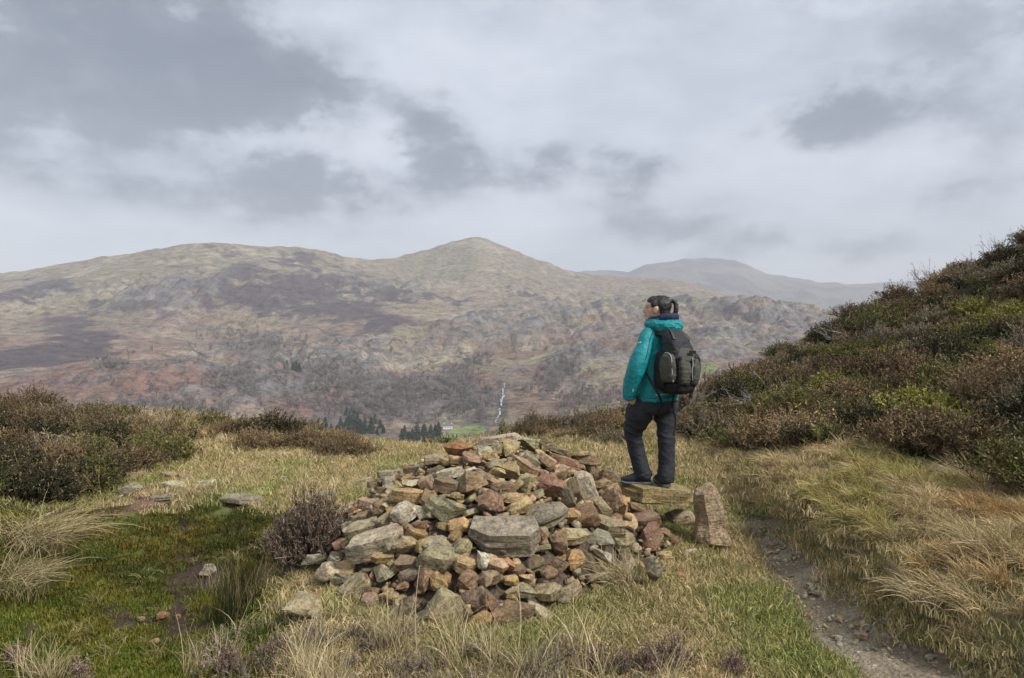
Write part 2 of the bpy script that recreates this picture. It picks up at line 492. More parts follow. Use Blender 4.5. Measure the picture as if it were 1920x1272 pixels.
# ================================================================== our own hillside
# control points: (u, v, depth) read off the photograph, then plain (x, y, z) guards outside the frame
ctl = [pix(*p) for p in (
    (960, 1272, 3.32), (600, 1272, 3.36), (1300, 1272, 3.32), (1700, 1272, 3.34), (1560, 1110, 4.46), (1490, 1040, 5.25), (1420, 985, 6.05), (1385, 915, 7.5), (1340, 862, 9.2),
    (830, 1190, 3.8), (1060, 1080, 4.76), (1240, 1000, 5.8), (640, 930, 7.15), (900, 880, 8.6), (1130, 870, 9.0), (760, 872, 9.0), (600, 872, 8.9), (560, 912, 7.6), (430, 905, 7.8),
    (440, 850, 9.6), (730, 848, 10.6), (860, 846, 11.2), (1000, 812, 11.8), (1120, 800, 11.8), (1230, 800, 11.2), (300, 905, 7.7), (340, 860, 9.0), (240, 850, 8.8), (120, 840, 8.9), (0, 820, 8.8),
    (400, 800, 11.5), (560, 815, 11.5), (690, 838, 11.5), (300, 790, 11.6), (150, 790, 11.4), (0, 782, 10.6), (-200, 790, 10.4),
    (250, 944, 6.95), (400, 944, 6.9), (120, 955, 6.7), (250, 1000, 6.62), (330, 1000, 6.55), (330, 1060, 6.05), (200, 1060, 6.1), (200, 1100, 5.75), (200, 1190, 4.9), (150, 1272, 4.32), (330, 1150, 5.3), (420, 1220, 4.4), (360, 1272, 4.05), (430, 1010, 6.3),
    (500, 1130, 4.72), (560, 1050, 5.3), (520, 960, 6.5), (0, 1010, 5.55), (0, 1100, 4.95), (20, 1272, 3.95), (560, 1160, 4.1),
    # the bank and the heather slope
    (1500, 960, 5.9), (1560, 1000, 5.15), (1650, 1080, 4.35), (1760, 1180, 3.7), (1920, 1240, 3.22), (1920, 1100, 3.95), (1760, 1010, 4.75), (1620, 940, 5.65), (1480, 900, 7.0), (1400, 860, 8.6),
    (1920, 960, 5.0), (1700, 900, 6.1), (1560, 850, 7.6), (1440, 815, 9.4), (1340, 790, 11.2),
    (1920, 850, 6.6), (1700, 800, 8.2), (1540, 770, 10.0), (1400, 760, 11.6), (1920, 740, 8.8), (1700, 720, 10.6), (1500, 715, 12.6),
    (1920, 640, 11.4), (1720, 658, 12.8), (1920, 555, 13.8), (1780, 590, 14.0), (1320, 768, 13.6), (1420, 712, 14.6), (1520, 668, 15.2), (1620, 614, 15.8), (1700, 575, 16.0), (1800, 533, 16.0), (1920, 486, 16.0),
)]
ctl += [np.array(p, float) for p in (
    (0, 1.5, .02), (-2, 1.5, -.12), (2.2, 1.5, .02), (5, 1.5, .75), (-5, 2, -.25), (0, -5, .1), (-8, -4, -.1), (8, -4, 1.6), (-9, 6, .35), (-12, 10, .8), (-14, 14, .5),
    (9, 3, 2.4), (14, 6, 4.9), (16, 12, 6.2), (18, 17, 6.4), (13, 18.5, 3.7), (8, 18.5, 1.4), (4.5, 17.5, -.4), (2, 16, -1.7), (-1, 16, -2.2), (-5, 16.5, -2.1), (-10, 17, -1.4), (-16, 18, -1.6),
    (2, 21, -4.6), (-4, 21, -4.9), (-12, 22, -4.6), (8, 22, -.8), (14, 22, 2.6), (19, 23, 4.2), (2, 26, -8.2), (-6, 26, -8.4), (-16, 26, -8.0), (9, 27, -5.2), (20, 28, -1.0), (0.5, 13.3, -.45), (-2.3, 13.3, -.6), (-6, 13.6, -.3), (2.4, 13.5, -.25))]
ctl = np.array(ctl)

def tps_fit(P, lam=0.02):
    n = len(P)
    d2 = ((P[:, None, :2] - P[None, :, :2]) ** 2).sum(-1)
    K = 0.5 * d2 * np.log(d2 + 1e-9)
    Q = np.concatenate([np.ones((n, 1)), P[:, :2]], 1)
    A = np.zeros((n + 3, n + 3))
    A[:n, :n] = K + lam * np.eye(n); A[:n, n:] = Q; A[n:, :n] = Q.T
    return np.linalg.solve(A, np.concatenate([P[:, 2], np.zeros(3)]))
_wt = tps_fit(ctl)
def base_height(x, y):
    x = np.asarray(x, float); y = np.asarray(y, float)
    sh = x.shape
    xf, yf = x.ravel(), y.ravel()
    out = np.empty_like(xf)
    for i in range(0, len(xf), 20000):
        s = slice(i, i + 20000)
        d2 = (xf[s, None] - ctl[:, 0]) ** 2 + (yf[s, None] - ctl[:, 1]) ** 2
        out[s] = (0.5 * d2 * np.log(d2 + 1e-9)) @ _wt[:len(ctl)] + _wt[-3] + _wt[-2] * xf[s] + _wt[-1] * yf[s]
    return out.reshape(sh)

# the path: centre line and half width, in metres
PATH = np.array([(2.42, 2.3, .40), (2.12, 3.0, .36), (1.98, 3.34, .33), (1.93, 3.75, .29), (1.98, 4.45, .25), (2.08, 5.25, .20), (2.13, 5.9, .16), (2.2, 6.5, .13), (2.4, 7.3, .10), (2.75, 8.6, .08)])
def path_dist(x, y):
    """distance from the centre line over the half width there"""
    xc = np.interp(y, PATH[:, 1], PATH[:, 0]); hw = np.interp(y, PATH[:, 1], PATH[:, 2])
    return (np.asarray(x) - xc) / hw

def height(x, y):
    x = np.asarray(x, float); y = np.asarray(y, float)
    z = base_height(x, y)
    near = 1 - sstep(y, 14, 20)
    z = z + (fbm(x / .9, y / .9, octaves=4, seed=101) - .5) * .10 * near
    u, v = to_uv(x, y, z)
    hol = sstep(u, 560, 440) * sstep(v, 935, 990) * sstep(y, 7.4, 6.6)
    z = z + hol * ((fbm(x / .33, y / .33, octaves=4, seed=105, ridged=True) - .4) * .16)
    # the bank to the right of the path stands above it, its edge broken into cushions
    pd = path_dist(x, y)
    xr = (pd - 1.0) * np.interp(y, PATH[:, 1], PATH[:, 2])
    bank = sstep(xr, 0.0, .18) * sstep(xr, 1.9, .5) * sstep(y, 9, 6.5) * sstep(y, 1.5, 2.6)
    z = z + bank * (.10 + .12 * fbm(x / .38, y / .38, octaves=3, seed=107))
    # tussocky slope
    slope = sstep(xr, .6, 1.6) * near * sstep(y, 0, 2)
    z = z + slope * (fbm(x / .75, y / .75, octaves=3, seed=109, ridged=True) - .4) * .26
    z = z - .05 * (1 - sstep(np.abs(pd), .75, 1.15)) * sstep(y, 8.5, 7.0)
    return z

def axis(lo, hi, knots):
    """spacing that follows (position, step) knots"""
    out = [lo]
    k = np.array(knots)
    while out[-1] < hi:
        out.append(out[-1] + float(np.interp(out[-1], k[:, 0], k[:, 1])))
    return np.array(out)
gx = axis(-18, 20, [(-18, .16), (-6, .06), (-4, .04), (3.5, .04), (7, .07), (20, .16)])
gy = axis(-6, 27, [(-6, .25), (1.5, .08), (3, .032), (6, .04), (9, .06), (13, .08), (27, .22)])
GX, GY = np.meshgrid(gx, gy)
GZ = height(GX, GY)
GU, GV = to_uv(GX, GY, GZ)

# cover map on the ground: base colours only
def ground_zone(x, y, z):
    """weights of the kinds of cover at a point: lawn, straw, moss, heather, earth"""
    u, v = to_uv(x, y, z)
    w = (fbm(x / .5, y / .5, octaves=4, seed=201) - .5)
    w2 = (fbm(x / .18, y / .18, octaves=3, seed=203) - .5)
    pd = path_dist(x, y); xr = (pd - 1.0) * np.interp(y, PATH[:, 1], PATH[:, 2])
    ahead = sstep(y, 1.5, 2.5)
    # heather: the right hand slope above its foot line, the left hand mounds, the row on the brow
    foot = np.interp(x, [1.5, 2.6, 3.3, 4.1, 5.0, 8], [12.5, 10.4, 7.6, 5.2, 4.4, 3.0])
    hr = sstep((y - foot) + w * 1.6, -.25, .35) * sstep(x, 1.8, 2.6)
    hl = sstep(np.interp(u, [0, 130, 250, 350, 420, 560], [955, 940, 905, 858, 800, 790]) - v + w * 40, -8, 20) * sstep(u, 400, 310) * sstep(y, 6, 6.8)
    brow = sstep(y + w * 1.0, 11.3, 12.0) * sstep(x, 3.6, 2.6) * (1 - .85 * np.exp(-((x + 1.7) / 1.2) ** 2))
    heather = np.clip(hr + hl + brow, 0, 1)
    moss = sstep(u + w * 130, 600, 500) * sstep(v + w * 40, 938, 965) * sstep(y, 7.6, 7.0)
    straw = np.clip(sstep(xr + w * .3, 0, .2) + sstep(y + w * 1.4, 8.7, 9.4) * sstep(x, -4.6, -3.5), 0, 1)
    path = (1 - sstep(np.abs(pd) + w * .9, .66, 1.0)) * sstep(y, 9.5, 7.0)
    return dict(heather=heather, moss=moss * (1 - heather), straw=straw * (1 - heather), path=path, w=w, w2=w2, u=u, v=v, xr=xr)
G = ground_zone(GX, GY, GZ)
gc = np.ones(GX.shape + (3,)) * np.array([.21, .175, .085])
def gl(mask, c):
    global gc
    gc = gc * (1 - mask[..., None]) + np.asarray(c) * mask[..., None]
gl(sstep(G['w'] + G['w2'] * .5, -.02, .14), [.27, .225, .115])
gl(G['straw'], [.215, .165, .085])
gl(G['moss'], [.085, .105, .028])
gl(G['moss'] * sstep(G['w'] + G['w2'] * .6, .02, .14), [.055, .045, .025])
gl(G['heather'], [.062, .050, .033])
mud = bary(G['u'] + G['w'] * 60, G['v'] + G['w2'] * 40, [(345, 1140, 50, 90, 8, 1.), (290, 1165, 80, 30, 0, .9), (385, 1085, 44, 44, 0, 1.), (340, 985, 16, 70, -6, 1.), (470, 1040, 60, 30, 20, .7), (300, 938, 70, 10, 6, .8), (150, 965, 70, 9, 8, .7)])
gl(sstep(mud, .25, .6), [.062, .043, .030])
red = bary(G['u'], G['v'] + G['w'] * 20, [(230, 950, 90, 12, 10, 1.), (290, 935, 60, 10, 6, 1.)])
gl(sstep(red, .4, .7), [.17, .105, .075])
gl(G['path'], [.26, .20, .14])

def ground_material():
    m, n, b = mat_new('turf')
    co = n.new('ShaderNodeNewGeometry').outputs['Position']
    c = attr(n).outputs['Color']
    n1 = n.noise(co, 5.0, 6, 0.65)
    n2 = n.noise(co, 38.0, 4, 0.7)
    f = n.math('ADD', n.math('MULTIPLY', n1, .7), n.math('MULTIPLY', n2, .6))
    k = n.step(f, .42, .88, .55, 1.4)
    n.put(b.inputs['Base Color'], n.mix(1.0, c, k, 'MULTIPLY'))
    b.inputs['Roughness'].default_value = .95
    b.inputs['Specular IOR Level'].default_value = .15
    n.put(b.inputs['Normal'], n.bump(f, .8, .03))
    return m
TURF = ground_material()
me = new_mesh('ground', np.stack([GX, GY, GZ], -1).reshape(-1, 3), grid_faces(*GX.shape), TURF, True, gc.reshape(-1, 3))
link('ground', me, kind='structure', label='grassy hillside with a mossy hollow and a heather slope')

def ground_at(x, y):
    return height(np.array([x], float), np.array([y], float))[0]
_hz = None
def hit(u, v, lo=3.0, hi=17.5):
    """where the sight line through (u, v) first meets our hillside"""
    Y = np.linspace(lo, hi, 160)
    for _ in range(2):
        x = (u - CU) / F * Y; z = EYE + (CV - v) / F * Y
        under = z <= height(x, Y)
        k = int(np.argmax(under)) if under.any() else len(Y) - 1
        if _ == 0: Y = np.linspace(Y[max(k - 1, 0)], Y[k], 24)
    k = int(np.argmax(under)) if under.any() else len(Y) - 1
    return np.array([x[k], Y[k], height(x[k:k + 1], Y[k:k + 1])[0]])

# ---- path: a trodden sheet of earth and grit in its own trough, with a wandering edge
def path_mesh():
    yy = np.arange(1.2, 8.3, .022)
    tt = np.linspace(-1.15, 1.15, 46)
    xc = np.interp(yy, PATH[:, 1], PATH[:, 0]); hw = np.interp(yy, PATH[:, 1], PATH[:, 2])
    xc = smooth1(xc, 20); hw = smooth1(hw, 20) * .82
    wob_l = (fbm(yy / .35, yy * 0 + 3.3, octaves=4, seed=301) - .5) * .9
    wob_r = (fbm(yy / .35, yy * 0 + 8.3, octaves=4, seed=302) - .5) * .7
    side = np.where(tt[None, :] < 0, 1 + wob_l[:, None], 1 + wob_r[:, None])
    X = xc[:, None] + tt[None, :] * hw[:, None] * side
    Y = np.repeat(yy[:, None], len(tt), 1)
    edge = sstep(np.abs(tt), .82, 1.15)[None, :]
    Z = height(X, Y) + .014 - edge * .03 + (fbm(X / .05, Y / .05, octaves=3, seed=303) - .5) * .026 + (fbm(X / .22, Y / .22, octaves=3, seed=304) - .5) * .05
    tone = fbm(X / .3, Y / .3, octaves=5, seed=305)
    c = np.array([.205, .158, .102]) * (1 - sstep(tone, .4, .65)[..., None]) + np.array([.30, .245, .168]) * sstep(tone, .4, .65)[..., None]
    c = c * (1 - edge[..., None] * .5) + np.array([.13, .10, .05]) * edge[..., None] * .5
    m, n, b = mat_new('trodden_earth')
    co = n.new('ShaderNodeNewGeometry').outputs['Position']
    f = n.noise(co, 60, 5, .7)
    g = n.voronoi(co, 42)
    k = n.step(f, .3, .75, .6, 1.4)
    n.put(b.inputs['Base Color'], n.mix(1.0, attr(n).outputs['Color'], k, 'MULTIPLY'))
    b.inputs['Roughness'].default_value = .9
    n.put(b.inputs['Normal'], n.bump(n.math('ADD', n.math('MULTIPLY', f, 1.4), g), .9, .013))
    return new_mesh('path', np.stack([X, Y, Z], -1).reshape(-1, 3), grid_faces(*X.shape), m, True, c.reshape(-1, 3))
link('path', path_mesh(), kind='structure', label='narrow trodden earth and grit footpath')
# ================================================================== stones
def stone_material(name='stone', lichen=1.0):
    m, n, b = mat_new(name)
    oi = n.new('ShaderNodeObjectInfo')
    co = n.new('ShaderNodeTexCoord').outputs['Object']
    off = n.vmath('SCALE', n.new('ShaderNodeCombineXYZ').outputs[0], scale=1.0)
    cx = n.new('ShaderNodeCombineXYZ')
    n.put(cx.inputs[0], n.math('MULTIPLY', oi.outputs['Random'], 37.0))
    n.put(cx.inputs[1], n.math('MULTIPLY', oi.outputs['Random'], 91.0))
    n.put(cx.inputs[2], n.math('MULTIPLY', oi.outputs['Random'], 53.0))
    p = n.vmath('ADD', co, cx.outputs[0])
    big = n.noise(p, 7.0, 5, .62)
    fine = n.noise(p, 42.0, 6, .72)
    band = n.noise(n.vmath('MULTIPLY', p, (6.0, 6.0, 46.0)), 1.0, 4, .65, dist=.6)
    c = oi.outputs['Color']
    f = n.math('ADD', n.math('MULTIPLY', fine, .8), n.math('MULTIPLY', band, .5))
    c1 = n.mix(1.0, c, n.step(f, .44, .86, .38, 1.6), 'MULTIPLY')
    # iron staining, weathering to grey, lichen
    c2 = n.mix(n.step(n.noise(n.vmath('ADD', p, (9, 4, 2)), 9.0, 5, .65), .56, .70, 0, .62), c1, (.27, .135, .055))
    c3 = n.mix(n.step(big, .50, .66, 0, .55), c2, (.245, .205, .125))
    spots = n.voronoi(n.vmath('ADD', p, n.vmath('SCALE', n.noise(p, 30, 3, .6, color=True), scale=.06)), 24.0)
    patch = n.step(n.noise(n.vmath('ADD', p, (3, 8, 5)), 8.0, 4, .6), .52, .62)
    lich = n.math('MULTIPLY', n.math('MULTIPLY', n.step(spots, .30, .22), patch), .75 * lichen)
    c4 = n.mix(lich, c3, (.42, .41, .35))
    dk = n.step(n.noise(n.vmath('ADD', p, (1, 7, 3)), 15.0, 6, .75), .55, .66, 0, .75)
    c5 = n.mix(dk, c4, (.055, .048, .038))
    n.put(b.inputs['Base Color'], c5)
    n.put(b.inputs['Roughness'], n.step(fine, .3, .8, .62, .9))
    b.inputs['Specular IOR Level'].default_value = .3
    h = n.math('ADD', n.math('MULTIPLY', fine, .6), n.math('ADD', n.math('MULTIPLY', band, .6), n.math('MULTIPLY', big, .8)))
    n.put(b.inputs['Normal'], n.bump(h, 1.0, .034))
    return m
STONE = stone_material()
TINT = dict(g=(0.286, 0.235, 0.123), p=(0.371, 0.315, 0.193), t=(0.360, 0.240, 0.107), y=(0.345, 0.220, 0.074), o=(0.307, 0.135, 0.053), r=(0.228, 0.130, 0.067), k=(0.339, 0.215, 0.123),
            b=(0.228, 0.150, 0.072), d=(0.138, 0.105, 0.059), s=(0.217, 0.190, 0.123), w=(0.445, 0.365, 0.254))

def stone_geo(w, d, h, seed, style='slab', cuts=3, rough=1.0):
    r = np.random.default_rng(seed)
    pts = []
    if style == 'slab':                                        # a broken plate: two jagged polygons
        n = int(r.integers(5, 8))
        a0 = r.uniform(0, 6.28)
        for k in range(n):
            a = a0 + (k + r.uniform(-.3, .3)) / n * 2 * math.pi
            ca, sa = math.cos(a), math.sin(a)
            q = (abs(ca) ** 3.2 + abs(sa) ** 3.2) ** (-1 / 3.2)
            rad = q * r.uniform(.86, 1.04)
            t = r.uniform(.80, 1.0)
            for s in (1, -1):
                k2 = rad * (t if s > 0 else r.uniform(.84, 1.04))
                pts.append((ca * k2 * w / 2, sa * k2 * d / 2, s * h / 2 * r.uniform(.74, 1.0)))
    else:                                                      # a blunt block
        for k in range(int(r.integers(10, 14))):
            p = r.normal(size=3); p /= np.abs(p).max() ** .55 * np.linalg.norm(p) ** .45
            p *= r.uniform(.80, 1.06)
            pts.append((p[0] * w / 2, p[1] * d / 2, p[2] * h / 2))
    bm = bmesh.new()
    vs = [bm.verts.new(p) for p in pts]
    res = bmesh.ops.convex_hull(bm, input=vs)
    bmesh.ops.delete(bm, geom=list({g for g in res['geom_interior'] + res['geom_unused'] if isinstance(g, bmesh.types.BMVert)}), context='VERTS')
    bmesh.ops.dissolve_limit(bm, angle_limit=RAD(10), verts=bm.verts, edges=bm.edges)
    bmesh.ops.triangulate(bm, faces=bm.faces)
    if cuts:
        bmesh.ops.subdivide_edges(bm, edges=bm.edges[:], cuts=cuts, use_grid_fill=True)
        bmesh.ops.smooth_vert(bm, verts=bm.verts, factor=.15, use_axis_x=True, use_axis_y=True, use_axis_z=True)
        bm.normal_update()
        co = np.array([v.co for v in bm.verts]); no = np.array([v.normal for v in bm.verts])
        s = max(w, d, h)
        o = r.uniform(0, 50, 3)
        k = 5.0 / s
        nz = fbm(co[:, 0] * k + o[0], co[:, 1] * k + o[1], co[:, 2] * k + o[2], octaves=3, seed=seed % 97) - .5
        led = vnoise(co[:, 0] * 1.5 / s + o[1], co[:, 1] * 1.5 / s, co[:, 2] * 9 / max(h, .02), seed=seed % 89) - .5
        mv = (nz * .11 * min(w, d, h) * 1.3 + led * (.07 + .05 * (cuts > 4)) * min(w, d)) * rough
        co = co + no * mv[:, None]
        # crisp chipped facets: flatten against a few extra planes
        for _ in range(3):
            nn = r.normal(size=3); nn /= np.linalg.norm(nn)
            dd = co @ nn
            lim = np.quantile(dd, .93)
            ov = np.maximum(dd - lim, 0)
            co -= np.outer(ov * .9, nn)
        for v, c in zip(bm.verts, co):
            v.co = c
    bmesh.ops.triangulate(bm, faces=bm.faces)
    bmesh.ops.recalc_face_normals(bm, faces=bm.faces)
    return bm

def stone_mesh(name, *a, mat=None, **k):
    bm = stone_geo(*a, **k)
    me = bpy.data.meshes.new(name)
    bm.to_mesh(me); bm.free()
    me.materials.append(mat or STONE)
    me.polygons.foreach_set('use_smooth', np.ones(len(me.polygons), bool))
    me.set_sharp_from_angle(angle=RAD(26))
    return me

def tint_of(key, r, var=.16):
    c = np.array(TINT[key])
    c = c * 1.16
    c = c * .84 + c.mean() * np.array([1.10, 1.0, .84]) * .16          # all one local rock: pull the tints together
    c = c * (1 + r.uniform(-var, var)) * (1 + r.uniform(-.06, .06, 3))
    return (*np.clip(c, .02, .6), 1)

# ------------------------------------------------------------------ the cairn
CX, CY, CH = -.12, 5.55, .80
def cairn_rho(x, y):
    x = np.asarray(x, float); y = np.asarray(y, float)
    nx = (x - CX) / np.where(x < CX, 1.42 + .16 * sstep(y, 5.2, 6.2), 1.48); ny = (y - CY) / np.where(y < CY, 1.80, 1.5)
    r2_ = nx * nx + ny * ny
    cut = np.maximum(nx, 0) * np.maximum(-ny, 0) / np.maximum(r2_, 1e-6)       # the heap is cut back at its front right
    return np.sqrt(r2_) * (1 + .62 * cut)
def cairn_height(x, y):
    x = np.asarray(x, float); y = np.asarray(y, float)
    rx = np.where(x < CX, 1.42 + .16 * sstep(y, 5.2, 6.2), 1.48); ry = np.where(y < CY, 1.66, 1.5)
    rho = cairn_rho(x, y)
    lump = (fbm(x / .5, y / .5, octaves=3, seed=401) - .5) * .16
    return base_height(x, y) * (1 - .0) * np.clip(rho, 0, 1) ** 2 + CH * (1 - np.clip(rho, 0, 1.3) ** (1.85 + .5 * sstep(CY - y, .2, 1.0))) + lump * np.clip(1.1 - rho, 0, 1)
def cairn_hit(u, v):
    Y = np.linspace(3.4, 7.8, 900)
    x = (u - CU) / F * Y; z = EYE + (CV - v) / F * Y
    s = np.maximum(cairn_height(x, Y), base_height(x, Y))
    under = z <= s
    k = int(np.argmax(under)) if under.any() else int(np.argmin(z - s))
    return np.array([x[k], Y[k], z[k]])

cairn = empty('cairn', (CX, CY, 0), 'large heap of loose broken stones beside the footpath', 'cairn')
# heart of the heap: dark grit seen only through the gaps
th = np.linspace(0, 2 * np.pi, 64, endpoint=False); rr = np.linspace(0, 1.0, 26)
rad_ = np.array([1.0 / max(float(cairn_rho(CX + math.cos(t_), CY + math.sin(t_))), 1e-6) for t_ in th]) * .95
cxs = CX + np.outer(rr, np.cos(th) * rad_)
cys = CY + np.outer(rr, np.sin(th) * rad_)
czs = np.maximum(cairn_height(cxs, cys) - .10, base_height(cxs, cys) - .12)
i = np.arange(26 * 64).reshape(26, 64)
i2 = np.concatenate([i, i[:, :1]], 1)
fc = np.stack([i2[:-1, :-1], i2[1:, :-1], i2[1:, 1:], i2[:-1, 1:]], -1).reshape(-1, 4)
mg, n, b = mat_new('grit')
co = n.new('ShaderNodeNewGeometry').outputs['Position']
n.put(b.inputs['Base Color'], n.mix(n.step(n.noise(co, 25, 5, .7), .35, .7), (.05, .038, .026), (.13, .095, .062)))
b.inputs['Roughness'].default_value = .95
n.put(b.inputs['Normal'], n.bump(n.voronoi(co, 30), 1.0, .03))
core = link('core', new_mesh('core', np.stack([cxs, cys, czs], -1).reshape(-1, 3) - np.array([CX, CY, 0]), fc, mg, True), cairn)

